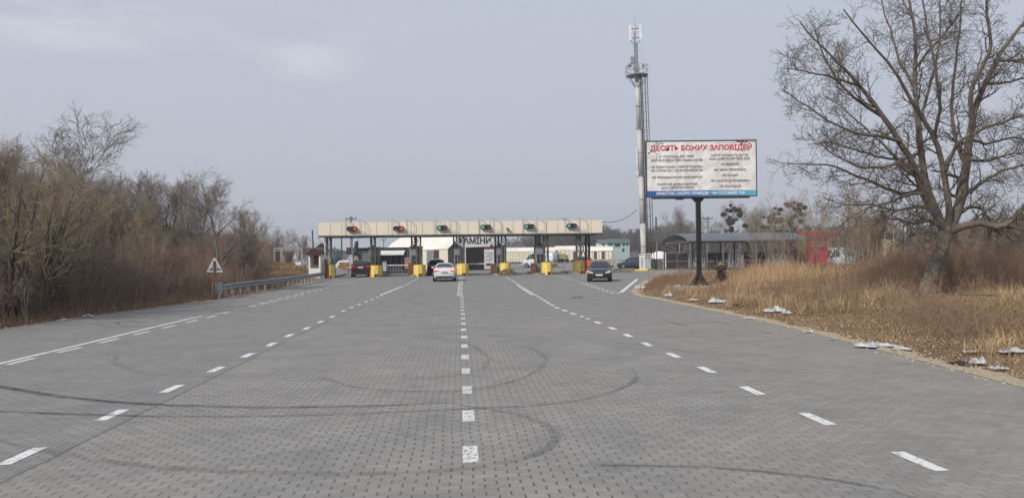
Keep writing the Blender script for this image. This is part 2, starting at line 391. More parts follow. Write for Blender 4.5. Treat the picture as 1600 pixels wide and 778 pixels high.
# loose crumbs of stone on the verge
def scatter_stones(n, fx, size, name, m, **tg):
    V = []; Fs = []
    for i in range(n):
        x, y, s = fx(); z = float(hgt(x, y)) if x > edgeR(y) or x < edgeL(y) else 0
        pts = [(dx_*s*random.uniform(.6, 1.1)+x, dy*s*random.uniform(.6, 1.1)+y, z+dz*s*random.uniform(.5, 1)) for dx_, dy, dz in ((1,0,.1),(0,1,.1),(-1,0,.1),(0,-1,.1),(0,0,.8))]
        o = len(V); V += pts; Fs += [(o, o+1, o+4), (o+1, o+2, o+4), (o+2, o+3, o+4), (o+3, o, o+4)]
    mb = MB(); mb.add(V, Fs); return tag(mb.build(name, m), **tg)
def fx():
    y = 9+52*random.random()**1.7; e = float(np.interp(y, RE[:, 0], RE[:, 1])); return e+random.gauss(.25, .22), y, random.uniform(.012, .04)
scatter_stones(2600, fx, .03, 'loose_gravel', mat('gravel_stone', (.45, .38, .28), .9, .2, 2, island=[(.3,.24,.17),(.5,.44,.34)]), label='pale loose gravel along the right road edge', cat='gravel', kind='stuff')
def fxl():
    y = 20+45*random.random(); e = float(edgeL(y)); return e+random.gauss(-.2, .25), y, random.uniform(.015, .05)
scatter_stones(900, fxl, .03, 'roadside_grit', MATS['gravel_stone'], label='pale grit along the left road edge', cat='grit', kind='stuff')
# ------------------------------------------------------------------ road markings (sheets 4 mm up)
M_paint = wornmat('road_paint', (.66, .66, .64), hold=.25, sc_=9, lo=.36, hi=.46)
M_paint2 = wornmat('road_paint_worn', (.64, .64, .62), hold=.12, sc_=20, lo=.40, hi=.50)
def ribbon(pts, w, z, mb):
    pts = [Vector((p[0], p[1], 0)) for p in pts]; V = []; n = len(pts)
    for i, p in enumerate(pts):
        d = (pts[min(i+1, n-1)]-pts[max(i-1, 0)]).normalized(); s = Vector((-d.y, d.x, 0))
        ww = w[i] if hasattr(w, '__len__') else w
        V += [tuple(p+s*ww/2+Vector((0, 0, z))), tuple(p-s*ww/2+Vector((0, 0, z)))]
    mb.add(V, [(2*i, 2*i+1, 2*i+3, 2*i+2) for i in range(n-1)])
def dashes(name, px, mat_, w=.15, L=.66, z=.004):
    mb = MB()
    P = [G(*p) for p in px]
    for i, p in enumerate(P):
        d = (P[min(i+1, len(P)-1)]-P[max(i-1, 0)]).normalized()
        if hasattr(L, '__len__'): l = L[i]
        else: l = L
        ribbon([p-d*l/2, p+d*l/2], w, z, mb)
    return tag(mb.build(name, mat_), kind='structure')
def along(px_pts, period, L, w, name, mat_, z=.004):
    P = [G(*p) for p in px_pts]; mb = MB(); d = 0; cum = [0]
    for a, b_ in zip(P, P[1:]): cum.append(cum[-1]+(b_-a).length)
    tot_ = cum[-1]; s = 0
    def at(s):
        for i in range(len(P)-1):
            if s <= cum[i+1]: return P[i].lerp(P[i+1], (s-cum[i])/(cum[i+1]-cum[i]))
        return P[-1]
    while s < tot_:
        q = [at(s+L*k/3) for k in range(4)] if s+L < tot_ else [at(s), at(tot_)]
        if (q[-1]-q[0]).length > .05: ribbon(q, w, z, mb)
        s += period
    return tag(mb.build(name, mat_), kind='structure')
PER = 1.87
# centre line: straight along the road direction
c0 = G(735, 709); u0 = c0.dot(ev); v0 = c0.dot(dirv)
mb = MB()
for k in range(-3, 27):
    v = v0+k*PER; p = ev*u0+dirv*v
    ribbon([p-dirv*.33, p+dirv*.33], .145+.02*random.random(), .004, mb)
tag(mb.build('lane_marking', M_paint2), kind='structure')
along([(719.5, 462), (722.5, 433)], 1.1, .7, .15, 'lane_marking', M_paint2)
along([(715.3, 462), (719, 433)], 1.1, .7, .12, 'lane_marking', M_paint2)
dashes('lane_marking', [(35, 712), (176, 648), (269, 607), (338, 577), (387, 555), (424, 538), (452, 524), (479, 513), (501, 503), (519, 495)], M_paint, L=.68)
dashes('lane_marking', [(1640, 808), (1435, 720), (1276, 654), (1175, 610), (1104, 577.5), (1052, 555), (1011, 538), (981, 524), (957, 513), (934, 504), (916, 497)], M_paint, L=.68)
along([(916, 497), (890, 488), (868, 480), (845, 466), (815, 448), (800, 438), (790, 432)], 1.5, .75, .15, 'lane_marking', M_paint)
along([(832, 461), (818, 452), (808, 445)], 1.2, .9, .14, 'lane_marking', M_paint)
along([(534, 487), (566, 474), (600, 460), (632, 447), (655, 433)], 1.87, .7, .14, 'lane_marking', M_paint)
along([(594, 461), (628, 447)], 1.3, 1.0, .14, 'lane_marking', M_paint)
along([(-60, 582), (0, 568), (140, 535), (300, 497)], 3.0, 2.95, .12, 'edge_line', M_paint)
along([(-80, 594), (30, 565), (180, 530), (330, 495), (420, 471), (500, 451), (560, 438), (592, 430)], 1.87, 1.0, .14, 'lane_marking', M_paint2)
along([(300, 497), (355, 487), (420, 473), (470, 461), (520, 449)], 1.87, .9, .12, 'lane_marking', M_paint2)
along([(968, 459), (940, 451), (915, 443), (885, 435), (862, 429)], 1.6, .9, .14, 'lane_marking', M_paint2)
along([(958, 459), (930, 450), (905, 442)], 1.6, .9, .12, 'lane_marking', M_paint2)
along([(970, 457), (983, 446), (996, 436)], 30, 29, .22, 'edge_line', M_paint)
# skid marks
def skid(pts, w, dark=.5, name='skid_mark', z=.0075):
    P = resample([tuple(G(*p)) for p in pts], 60)
    # smooth the trace
    for _ in range(5): P[1:-1] = (P[:-2]+2*P[1:-1]+P[2:])/4
    mb = MB(); tt = np.linspace(0, 1, 60); ww = w*np.clip(np.minimum(tt, 1-tt)*8, .25, 1)
    ribbon([Vector(p) for p in P], ww, z, mb)
    key = 'rubber%d' % int(dark*100)
    if key not in MATS:
        m = wornmat(key, (.035, .035, .036), hold=dark*.15, hold2=dark, sc_=2.6, lo=.32, hi=.66); MATS[key] = m
    return tag(mb.build(name, MATS[key]), kind='structure')
SK = [
 ([(-40,596),(0,604),(80,618),(170,628),(280,634),(420,637),(600,634),(720,628)], .19, .78),
 ([(-60,640),(0,643),(100,647),(250,651),(400,651),(560,647),(720,639),(850,634),(930,622),(985,602),(999,587),(985,574)], .14, .50),
 ([(-40,682),(0,690),(60,702),(120,715),(220,728),(340,737),(450,739),(560,742),(680,738),(780,727),(840,713),(868,697),(873,680),(855,662),(820,650),(770,640),(700,630),(640,624)], .16, .40),
 ([(480,584),(560,607),(640,612),(720,612),(780,602),(822,590),(834,580)], .13, .45),
 ([(430,520),(520,518),(640,520),(700,521),(800,528),(900,532),(1000,538),(1060,546),(1125,562)], .14, .42),
 ([(680,526),(740,540),(765,560),(755,578),(700,589),(630,593),(560,590)], .16, .3),
 ([(770,538),(830,543),(856,560),(845,577),(815,590)], .15, .3),
 ([(900,727),(1000,728),(1100,730),(1200,738),(1300,750),(1380,764),(1450,784)], .085, .72),
 ([(185,552),(178,568),(215,582),(290,588),(380,590)], .15, .28),
 ([(-40,596),(0,604),(80,618),(170,628),(280,634)], .15, .6), ([(-60,640),(0,643),(100,647),(250,651)], .12, .5),
 ([(70,507),(110,508),(150,505),(175,503)], .3, .55), ([(150,506),(165,510),(205,512)], .2, .4),
 ([(185,507),(182,504),(200,502),(235,505)], .25, .6), ([(185,508),(205,511),(260,510)], .2, .4),
 ([(20,516),(60,514)], .3, .5),
 ([(1000,530),(1050,526),(1090,521),(1100,518)], .14, .42), ([(1035,501),(1060,506),(1075,510)], .25, .4),
 ([(1110,502),(1125,504),(1140,507)], .2, .55), ([(1190,518),(1205,522)], .3, .4), ([(912,470),(936,469)], .35, .4),
 ([(700,612),(810,606),(880,610)], .12, .22), ([(200,548),(330,541),(440,530)], .12, .25), ([(760,560),(800,575),(960,570)], .1, .2),
 ([(500,508),(620,508),(760,511),(800,515)], .2, .22), ([(1010,600),(1200,596),(1330,604)], .16, .16),
 ([(590,485),(640,470),(662,452)], .25, .22), ([(440,500),(520,485),(590,478),(600,470)], .2, .22),
]
for i, (p, w_, dk) in enumerate(SK): skid(p, w_*.8, dk*.58, z=.0075+i*.0004)
# thin dark debris and leaves on the road
def fxr():
    y = 12+50*random.random(); return random.uniform(-14, 7), y, random.uniform(.008, .03)
scatter_stones(260, fxr, .03, 'road_litter', mat('dead_leaf', (.10, .075, .05), .9, .2, 2, island=[(.05,.04,.03),(.2,.17,.13)]), label='dark crumbs and dead leaves scattered over the pavers', cat='litter', kind='stuff')
# =================================================================== text
def text_mesh(body, size, m, parent, loc, rot, name='lettering', bold=0.0, sx=1.0, align='CENTER', ext=.004, width=None):
    cu = bpy.data.curves.new(name, 'FONT'); cu.body = body; cu.size = size; cu.align_x = align; cu.align_y = 'CENTER'
    cu.offset = bold; cu.extrude = ext; cu.resolution_u = 3
    o = bpy.data.objects.new(name, cu); C.objects.link(o); bpy.context.view_layer.update()
    dg = bpy.context.evaluated_depsgraph_get()
    me = bpy.data.meshes.new_from_object(o.evaluated_get(dg)); wd = max(o.dimensions.x, 1e-3)
    bpy.data.objects.remove(o); me.materials.clear(); me.materials.append(m)
    q = bpy.data.objects.new(name, me); C.objects.link(q); q.parent = parent; q.location = loc; q.rotation_euler = rot
    s = (width/wd) if width else sx
    q.scale = (s, 1, 1); return q
FRONT = (R(90), 0, 0)
# =================================================================== toll gantry
RZ = -RD
M_fasc = mat('beige_cladding', (.72, .645, .525), .55, .04, .6)
M_seam = mat('dark_seam', (.14, .13, .11), .8)
M_dark = mat('dark_steel', (.045, .047, .05), .6, .2, 2)
M_grey = mat('grey_steel', (.22, .225, .23), .55, .15, 1.5)
M_conc = mat('concrete', (.36, .35, .33), .9, .12, 1.2, bump=.4)
M_concd = mat('dirty_concrete', (.22, .21, .195), .9, .2, 1.5, bump=.4)
M_yel = mat('yellow_paint', (.80, .58, .13), .6, .08, 2.2)
M_white = mat('white_paint', (.72, .72, .70), .5, .05, 1.5)
M_black = mat('black_plastic', (.02, .02, .022), .45, .1, 2)
M_glass = mat('dark_glass', (.02, .025, .03), .08, .1, 1, spec=.8)
M_rust = mat('rusty_steel', (.17, .075, .045), .85, .3, 3)
VF = .6; VB = 5.2; VC = 1.6
uL = gu(498, VF, 360); uR = gu(941, VF, 355)
zb = gz(720, 367, VF); zt = gz(720, 346.0, VF)
gt = thing('toll_gantry', 'long flat toll canopy with beige fascia spanning all the lanes on dark lattice columns', 'toll gantry', L2W(0, 0), RZ)
mb = MB(); mb.box(uL, uR, VF, VF+.08, zb+.06, zt)
mb.box(uL, uL+.08, VF+.08, VB, zb+.06, zt); mb.box(uR-.08, uR, VF+.08, VB, zb+.06, zt); mb.build('fascia', M_fasc, gt)
n = 25
for i in range(1, n):
    u = uL+(uR-uL)*i/n; MB().box(u-.016, u+.016, VF-.006, VF-.001, zb+.07, zt-.01).build('fascia_seam', M_seam, gt)
mb = MB(); mb.box(uL-.05, uR+.05, VF-.08, VF+.12, zb-.12, zb+.055)
for i in range(13):
    u = uL+.5+(uR-uL-1)*i/12; mb.box(u-.08, u+.08, VF+.13, VB-.1, zb-.10, zb+.03)
mb.box(uL, uR, VB-.12, VB, zb-.1, zb+.05); mb.build('edge_beam', M_dark, gt)
mb = MB(); mb.box(uL+.1, uR-.1, VF+.1, VB-.1, zb+.08, zb+.14); mb.box(uL, uR, VF+.09, VB, zt-.12, zt-.04); mb.build('roof', M_grey, gt)
for i in range(26):
    u = uL+1+(uR-uL-2)*i/25; MB().box(u-.05, u+.05, VF-.02, VF+.1, zb-.22, zb-.125).build('downlight', M_black, gt)
def lattice(u, v, z0, z1, w=.42, d=.42, name='column', step=.5):
    w += .04; mb = MB(); r = .07
    for a in (-1, 1):
        for b_ in (-1, 1): mb.box(u+a*w/2-r, u+a*w/2+r, v+b_*d/2-r, v+b_*d/2+r, z0, z1)
    z = z0; k = 0
    while z < z1-step*.6:
        z2 = min(z+step, z1)
        for b_ in (-1, 1):
            p, q = ((-1, 1) if k % 2 else (1, -1))
            mb.bar((u+p*w/2, v+b_*d/2, z), (u+q*w/2, v+b_*d/2, z2), .032)
            mb.bar((u+b_*w/2, v+p*d/2, z), (u+b_*w/2, v+q*d/2, z2), .032)
            mb.box(u-w/2, u+w/2, v+b_*d/2-.03, v+b_*d/2+.03, z2-.03, z2+.03)
        z = z2; k += 1
    return mb.build(name, mat('column_grey', (.085, .085, .085), .7, .2, 2), gt)
# (front columns px, rear columns px)
cols = [(514, 1.3, 1.6), (583, 1.3, 1.6), (654, 1.3, 1.5), (646, 3.9, 1.5), (722, 1.3, 1.4), (711.5, 3.9, 1.4), (787, 1.3, 1.4), (776.5, 3.9, 1.4),
        (853, 1.3, 1.3), (840, 3.9, 1.3), (904, 1.3, 1.3), (918, 3.9, .2)]
for px, v, _ in cols:
    lattice(gu(px, v, 390), v, .1, zb-.1, w=.38 if v < 3 else .32)
mb = MB(); a = gu(904, 1.3, 390); b_ = gu(918, 3.9, 390)
mb.bar((a+.1, 1.4, 1.2), (b_-.1, 3.8, zb-.2), .05); mb.bar((a+.1, 1.4, zb-.2), (b_-.1, 3.8, 1.2), .05)
mb.build('cross_brace', M_dark, gt)
mb = MB(); a = gu(510, 1.3, 390); mb.bar((a-.1, 1.3, zb-.9), (a-.9, .8, zb-.1), .05); mb.box(a-.15, a-.07, 1.0, 1.1, .1, zb-.1)
mb.build('bracket', M_white, gt)
# islands, booths, blocks
def island(px0, px1, n):
    a, c = gu(px0), gu(px1); mb = MB()
    w2 = (c-a)/2
    mb.prism([(-w2, 9), (-w2, .5), (-w2*.5, .12), (w2*.5, .12), (w2, .5), (w2, 9)], 0, .18)
    o = mb.build('traffic_island', M_concd, None); o.location = L2W((a+c)/2, 0, 0); o.rotation_euler = (0, 0, RZ)
    return tag(o, 'low grey kerbed island under the %s' % n, 'island', 'islands between the toll lanes')
nm_ = ['first booth from the left', 'second booth from the left', 'middle booth', 'fourth booth from the left', 'rightmost booth']
for (a, c), n in zip(((575, 597), (640, 664), (707, 732), (771, 799), (836, 865)), nm_): island(a, c, n)
o = island(895, 924, 'x')
o['label'] = 'low grey kerbed island under the braced columns at the right gantry end'
o = island(505, 520, 'x'); o['label'] = 'low grey kerbed island under the leftmost gantry column'
def booth(px0, px1, py, lab, vf=1.75, dep=1.9):
    a, c = gu(px0, vf, 400), gu(px1, vf, 400); w_ = c-a; h = gz((px0+px1)/2, py, vf)-.18
    t_ = thing('toll_booth', lab, 'booth', L2W((a+c)/2, vf, .18), RZ, 'grey toll booths under the canopy')
    mb = MB(); x = w_/2
    mb.box(-x, x, 0, dep, 0, 1.0); mb.box(-x, x, 0, dep, 1.95, h-.12)
    for sx in (-1, 1):
        for yy_ in (0, dep-.12): mb.box(sx*x-(.12 if sx > 0 else 0), sx*x+(.12 if sx < 0 else 0), yy_, yy_+.12, 1.0, 1.95)
    mb.build('wall', M_grey, t_)
    mb = MB(); mb.box(-x-.07, x+.07, -.08, dep+.08, h-.12, h); mb.build('roof', mat('booth_roof', (.16, .16, .17), .7), t_)
    mb = MB(); mb.box(-x+.125, x-.125, .03, .06, 1.005, 1.945); mb.box(-x+.03, -x+.06, .125, dep-.125, 1.005, 1.945); mb.box(x-.06, x-.03, .125, dep-.125, 1.005, 1.945)
    mb.build('window', M_glass, t_)
    mb = MB(); mb.box(-.03, .03, -.012, .028, 1.005, 1.945); mb.box(-x+.125, x-.125, -.012, .028, 1.44, 1.48); mb.build('window_bar', M_grey, t_)
    mb = MB(); mb.box(-x*.5, x*.25, -.25, .2, h+.001, h+.16); mb.build('lamp_box', M_black, t_)
    return t_
bl = ['leftmost grey toll booth, behind the first yellow block from the left', 'second grey toll booth from the left, beside the dark car in the lane', 'middle grey toll booth, left of the open hangar door',
      'fourth grey toll booth from the left, behind the dirt heap', 'rightmost grey toll booth, left of the braced columns']
for (a, c, y), l in zip(((576, 592, 386), (641, 659, 385), (709, 721, 384), (776, 788, 383.5), (837, 852, 383)), bl): booth(a, c, y, l)
def block(px0, px1, pyt, lab, v=.05, olive=False, notch=True, cat='block'):
    a, c = gu(px0, v), gu(px1, v); w_ = c-a; h = gz((px0+px1)/2, pyt, v)
    t_ = thing('concrete_block', lab, cat, L2W((a+c)/2, v, 0), RZ, 'painted impact blocks at the toll islands'); x = w_/2
    m_ = M_yel if not olive else mat('olive_paint', (.24, .17, .055), .8, .2, 2)
    poly = [(-x, 1.3), (-x, .28), (-x*.15, -.12), (x*.45, -.02), (x, .62), (x, 1.3)]
    mb = MB(); z0 = .28
    mb.prism(poly, z0, h); mb.prism([(p[0]*1.0, p[1]) for p in poly[:3]]+[(-x*.15, 1.3)], 0, z0-.003); mb.prism([(x*.5, .05), (x, .62), (x, 1.3), (x*.5, 1.3)], 0, z0-.003)
    mb.build('shell', m_, t_)
    mb = MB(); mb.box(-x*.14, x*.49, .12, 1.2, .0, z0-.004); mb.build('foot', M_rust, t_)
    mb = MB(); mb.prism([(p[0]*.8, p[1]*.8+.12) for p in poly], h+.001, h+.03); mb.build('cap', mat('cap_paint', (.5, .36, .08), .8, .2, 3), t_)
    return t_
bb = [(576.5, 596, 415, 'yellow concrete block in front of the leftmost grey booth'), (646, 664.5, 414, 'yellow concrete block between the dark car and the white awning pavilion'),
      (714, 732.5, 412, 'yellow concrete block left of the open hangar door'), (782, 799, 411, 'yellow concrete block rising out of the dirt heap'), (848, 865, 410, 'rightmost bright yellow concrete block')]
for a, c, y, l in bb: block(a, c, y, l)
block(898, 919, 408, 'dull olive concrete block under the braced columns', olive=True)
block(511.5, 519.5, 414, 'narrow yellow block at the left end of the gantry by the brown post', v=-3)
# orange bin at the braced columns
a, c = gu(917.5), gu(924.5)
t_ = thing('bollard_bin', 'orange upright box on a small yellow foot left of the parked dark hatchback', 'bin', L2W((a+c)/2, -.25), RZ)
mb = MB(); mb.box(-(c-a)/2, (c-a)/2, 0, .5, .36, 1.45); mb.box(-(c-a)/2-.03, (c-a)/2+.03, -.03, .53, 1.453, 1.52); mb.build('body', mat('orange_paint', (.62, .12, .04), .6, .12, 2), t_)
mb = MB(); mb.box(-(c-a)/2-.06, (c-a)/2+.06, -.06, .56, 0, .355); mb.build('base', M_yel, t_)
# rusty cabinets beside the booths
for (a, c, y, l) in ((767, 774.5, 412, 'rust brown cabinet left of the fourth booth'), (830, 837, 411, 'rust brown cabinet left of the rightmost booth'), (638, 646, 411, 'rust brown cabinet left of the second booth')):
    ua, uc = gu(a, 1.2), gu(c, 1.2); h = gz(a, y, 1.2)
    t_ = thing('steel_cabinet', l, 'cabinet', L2W((ua+uc)/2, 1.2, 0), RZ, 'rusty cabinets by the booths'); x = (uc-ua)/2
    mb = MB(); mb.box(-x, x, 0, .6, .1, h); mb.build('body', M_rust, t_)
    mb = MB(); mb.box(-x-.03, x+.03, -.03, .63, 0, .097); mb.build('plinth', M_concd, t_)
    mb = MB(); mb.box(-x+.05, x-.05, -.02, -.003, .2, h-.1); mb.build('door', mat('rust_door', (.13, .06, .04), .8, .3, 4), t_)
# brown post and round white disc at the left end
a = gu(509.5, -3); h = gz(509.5, 406, -3)
mb = MB(); mb.box(-.14, .14, -.14, .14, 0, h); mb.prism([(-.14, -.14), (.14, -.14), (.14, .14), (-.14, .14)], h+.001, h+.04)
o = mb.build('steel_post', M_rust); o.location = L2W(a, -3, 0); o.rotation_euler = (0, 0, RZ); tag(o, 'square rust brown post at the end of the guardrail', 'post')
a, z = GP(510.5, 407, -2.2)
t_ = thing('round_sign', 'round off-white sign disc behind the brown post', 'sign', L2W(a, -2.2, 0), RZ)
mb = MB(); mb.prism([(.42*math.cos(k*math.pi/12), z+.42*math.sin(k*math.pi/12)) for k in range(24)], -.02, .02, 'y'); mb.build('disc', mat('cream_disc', (.70, .66, .56), .6, .06, 2), t_)
mb = MB(); mb.bar((0, .05, 0), (0, .05, z), .04); mb.build('post', M_grey, t_)
# traffic lights on the fascia
M_rl = mat('red_lamp', (.6, .03, .02), .4, 0, 1, emit=(1, .16, .13, .38)); M_gl = mat('green_lamp', (.05, .4, .2), .4, 0, 1, emit=(.25, .95, .62, .32)); M_off = mat('dead_lamp', (.13, .14, .14), .4)
sig = [(550, 357.6, 'r', 'red'), (623, 357, 'r', 'red'), (691, 356, 'g', ''), (759, 354.8, 'g', ''), (827, 353.8, 'g', ''), (893.5, 352.8, 'g', '')]
sl_ = ['traffic light glowing red on the fascia, leftmost of all', 'traffic light glowing red above the second lane from the left', 'traffic light glowing green, leftmost of the green ones',
       'traffic light glowing green above the hangar sign', 'traffic light glowing green above the rightmost booth', 'traffic light glowing green nearest the right gantry end']
for (px, py, k, _), l in zip(sig, sl_):
    u, z = GP(px, py, VF-.24)
    t_ = thing('traffic_light', l, 'traffic light', L2W(u, VF-.24, z), RZ, 'horizontal lane lights on the canopy fascia')
    mb = MB(); P = [(-.42+.17*math.cos(a_)*-1, .20*math.sin(a_)) for a_ in np.linspace(-math.pi/2, math.pi/2, 8)]
    P = [(-.38-.16*math.cos(a_), .235*math.sin(a_)) for a_ in np.linspace(-math.pi/2, math.pi/2, 7)][::-1]
    Q = [(.38+.16*math.cos(a_), .235*math.sin(a_)) for a_ in np.linspace(-math.pi/2, math.pi/2, 7)]
    mb.prism(P+Q, -.08, .12, 'y'); mb.build('housing', M_black, t_)
    for s in (-1, 1):
        lit = (s < 0) if k == 'g' else (s > 0)
        mb = MB(); rr_ = .16 if (lit and k == 'r') else .145
        mb.prism([(s*.30+rr_*math.cos(i*math.pi/8), rr_*math.sin(i*math.pi/8)) for i in range(16)], -.12, -.083, 'y')
        mb.build('lamp', (M_gl if k == 'g' else M_rl) if lit else M_off, t_)
        mb = MB(); rr_ += .01
        for i in range(8):
            a0, a1 = i*math.pi/8, (i+1)*math.pi/8
            p = lambda a_, y_: (s*.30+rr_*math.cos(a_), y_, rr_*math.sin(a_))
            mb.add([p(a0, -.085), p(a1, -.085), p(a1, -.26), p(a0, -.26)], [(0, 1, 2, 3)])
        mb.build('visor', M_black, t_)
    # bracket frames
    z0 = zb+.05-z; z1 = zt+.30-z; mb = MB()
    mb.bar((-.70, .12, z0), (-.70, .12, z1), .022); mb.bar((.78, .12, z0), (.78, .12, z1), .022)
    mb.bar((.10, .05, z0+.35), (.10, .05, -.2), .025); mb.bar((.10, .05, z0+.33), (1.62, .05, z0+.33), .025); mb.bar((1.62, .05, z0+.33), (1.62, .05, .45), .022)
    mb.bar((.78, .2, z1), (1.62, .05, .45), .02); mb.bar((-.7, .2, z1), (-.05, .05, z1-.45), .02); mb.bar((-.7, .1, -.0), (-.5, .05, 0), .025)
    mb.bar((-.05, .05, z1-.45), (.10, .05, -.2+.3), .02)
    mb.build('bracket', M_grey, t_)
u, z = GP(793, 360, VF-.2)
t_ = thing('wall_camera', 'small dark camera arm on the fascia between the green lights', 'camera', L2W(u, VF-.2, z), RZ)
mb = MB(); mb.bar((0, 0, -.4), (0, 0, .1), .03); mb.bar((0, 0, .1), (.55, -.1, -.25), .03); mb.build('arm', M_dark, t_)
mb = MB(); mb.box(-.12, .12, -.15, .1, .1, .24); mb.build('body', M_dark, t_)
# lane barriers
for (p0, p1, py, v, l) in ((576, 543, 417, 2.0, 'striped barrier arm lowered behind the red car'), (644, 597, 414, 2.2, 'pale barrier arm across the second lane, before the awning pavilion'), (714, 757, 412.5, 2.6, 'thin barrier arm across the lane before the open hangar door'),
                           (791, 818, 411, 2.4, 'short barrier arm right of the dirt heap'), (857, 881, 408.5, 2.4, 'short barrier arm right of the rightmost yellow block')):
    ua, z = GP(p0, py, v); ub, z2 = GP(p1, py, v)
    t_ = thing('lane_barrier', l, 'barrier', L2W(ua, v, 0), RZ, 'lane barriers'); s = 1 if ub > ua else -1
    mb = MB(); mb.box(-.14, .14, -.14, .14, .18, z+.12); mb.build('post', M_grey, t_)
    mb = MB(); mb.box(*sorted((s*.15, ub-ua)), -.03, .03, z-.045, z+.045); mb.build('arm', M_white if p0 < 720 else M_dark, t_)
    if p0 < 650 or p0 > 780:
        mb = MB(); e = ub-ua; mb.box(*sorted((e, e-s*.1)), -.05, .05, .0, z-.05)
        mb.box(*sorted((s*.2, e)), -.02, .02, z-.62, z-.57); mb.build('rest', M_grey, t_)
# dirt heap
def lump(name, m, c, r, h, lab, cat, seed=0, n=26, rough=.25, ry=None, powr=.75):
    rr_ = np.random.default_rng(seed); V = []; Fs = []
    K = 9; ph = rr_.random((4, 3))*6
    for j in range(K):
        f = j/(K-1)
        for i in range(n):
            a = 2*math.pi*i/n
            w_ = 1+rough*(math.sin(3*a+ph[0][0]+f*4)*.4+math.sin(5*a+ph[1][0]-f*3)*.3+math.sin(9*a+ph[2][0]+f*7)*.3)+rr_.normal()*rough*.15
            rad = (1-f)**powr*w_
            V.append((rad*r*math.cos(a), rad*(ry or r)*math.sin(a), h*(math.sin(f*math.pi/2)*(1+rr_.normal()*rough*.12)) - (.03 if j == 0 else 0)))
    for j in range(K-1):
        for i in range(n): Fs.append((j*n+i, j*n+(i+1) % n, (j+1)*n+(i+1) % n, (j+1)*n+i))
    mb = MB(); mb.add(V, Fs); o = mb.build(name, m); o.location = c; return tag(o, lab, cat)
M_soil = mat('brown_soil', (.13, .095, .06), .95, .3, 3, bump=1)
a = gu(793, -.5, 428); lump('dirt_heap', M_soil, L2W(a, -.4), .98, .62, 'low heap of brown dirt piled against a yellow block', 'dirt heap', 3, ry=.7, rough=.5)
a = gu(723, -.3, 431); lump('dirt_heap', M_soil, L2W(a, -.25), .3, .16, 'small clod of dark dirt at the foot of the block before the hangar', 'dirt heap', 4, rough=.6)
# =================================================================== cell tower
Tb = G(1007, 421)
sT = Tb.y/F_PX
tt_ = thing('cell_tower', 'tall slightly leaning grey tubular cell tower with caged ladder and railed platform', 'cell tower', Tb, 0)
tt_.rotation_euler = (0, R(-1.45), 0)
M_tow = mat('tower_paint', (.47, .46, .43), .6, .07, .8)
mb = MB(); prof = [(0, .37), (6, .37), (6.05, .345), (12, .345), (12.05, .32), (18, .32), (18.05, .285), (24.9, .275)]
for (z0, r0), (z1, r1) in zip(prof, prof[1:]): mb.bar((0, 0, z0), (0, 0, z1), r0, r1, 16)
mb.build('mast', M_tow, tt_, True)
mb = MB()
for z in (6, 12, 18, 3, 9, 15, 21): mb.bar((0, 0, z-.06), (0, 0, z+.06), .42 if z <= 6 else .39 if z <= 12 else .36, None, 16)
mb.build('flange', M_grey, tt_)
mb = MB()
for x in (.56, .96): mb.bar((x, -.25, 0), (x, -.25, 25), .06)
z = .3
while z < 25: mb.bar((.56, -.25, z), (.96, -.25, z), .028); z += .4
z = .9
while z < 25:
    pts = [(.86+.42*math.cos(a_), -.25-.36*abs(math.sin(a_))-.0, z) for a_ in np.linspace(0, math.pi, 7)]
    for p, q in zip(pts, pts[1:]): mb.bar(p, q, .022)
    mb.bar((.25, 0, z), (.56, -.25, z), .03); z += 1.2
for a_ in np.linspace(0, math.pi, 5): x = .86+.42*math.cos(a_); y = -.25-.36*math.sin(a_); mb.bar((x, y, .9), (x, y, 25), .03)
mb.build('ladder', M_dark, tt_)
mb = MB()
for x in (.40, .46): mb.bar((x, .1, 1.5), (x, .1, 25), .035)
mb.build('cable_run', M_dark, tt_)
PZ = 24.9; rp = 1.45
mb = MB(); oct_ = [(rp*math.cos(math.pi/8+k*math.pi/4), rp*math.sin(math.pi/8+k*math.pi/4)) for k in range(8)]
mb.prism(oct_, PZ, PZ+.1)
for k in range(0, 8): mb.bar((oct_[k][0], oct_[k][1], PZ), (.25*oct_[k][0]/rp, .25*oct_[k][1]/rp, PZ-1.5), .04)
mb.build('platform', M_grey, tt_)
mb = MB()
for k in range(8):
    p, q = oct_[k], oct_[(k+1) % 8]; mb.bar((*p, PZ+.1), (*p, PZ+1.25), .035)
    for h in (.65, 1.22): mb.bar((*p, PZ+h), (*q, PZ+h), .03)
mb.build('railing', M_grey, tt_)
mb = MB()
for k in range(3):
    a0 = 2*math.pi*k/3+.4; x, y = .22*math.cos(a0), .22*math.sin(a0); mb.bar((x, y, PZ), (x, y, 29.3), .035)
    x2, y2 = .22*math.cos(a0+2.094), .22*math.sin(a0+2.094)
    z = PZ+.3; s = 0
    while z < 29: mb.bar((x, y, z), (x2, y2, z+.5), .02); mb.bar((x, y, z), (x2, y2, z), .02); z += .5
mb.bar((0, 0, 29), (0, 0, 31.4), .04)
for x in (-.55, .55): mb.bar((x*.3, 0, 28.9), (x, 0, 29.4), .035); mb.bar((x, 0, 29.4), (x, 0, 31.3), .03)
for z in (29.8, 31.0): mb.bar((-.55, 0, z), (.55, 0, z), .035); mb.bar((-.3, .4, z), (.3, -.3, z), .03)
mb.bar((0, 0, 31.4), (0, 0, 33.2), .014)
mb.build('top_frame', M_dark, tt_)
for x, y in ((-.68, -.1), (.62, -.15), (.05, .6)):
    mb = MB(); mb.box(x-.13, x+.13, y-.09, y+.09, 29.5, 31.45); mb.build('antenna', M_white, tt_)
mb = MB(); mb.box(-.75, -.3, -.5, -.2, 26.4, 27.3); mb.box(-.2, .25, -.5, -.25, 25.4, 26.3); mb.box(.6, .95, -.6, -.4, 25.9, 26.2); mb.box(-.5, -.1, -.42, -.2, 25.5, 26.1); mb.build('radio_unit', M_grey, tt_)
mb = MB()
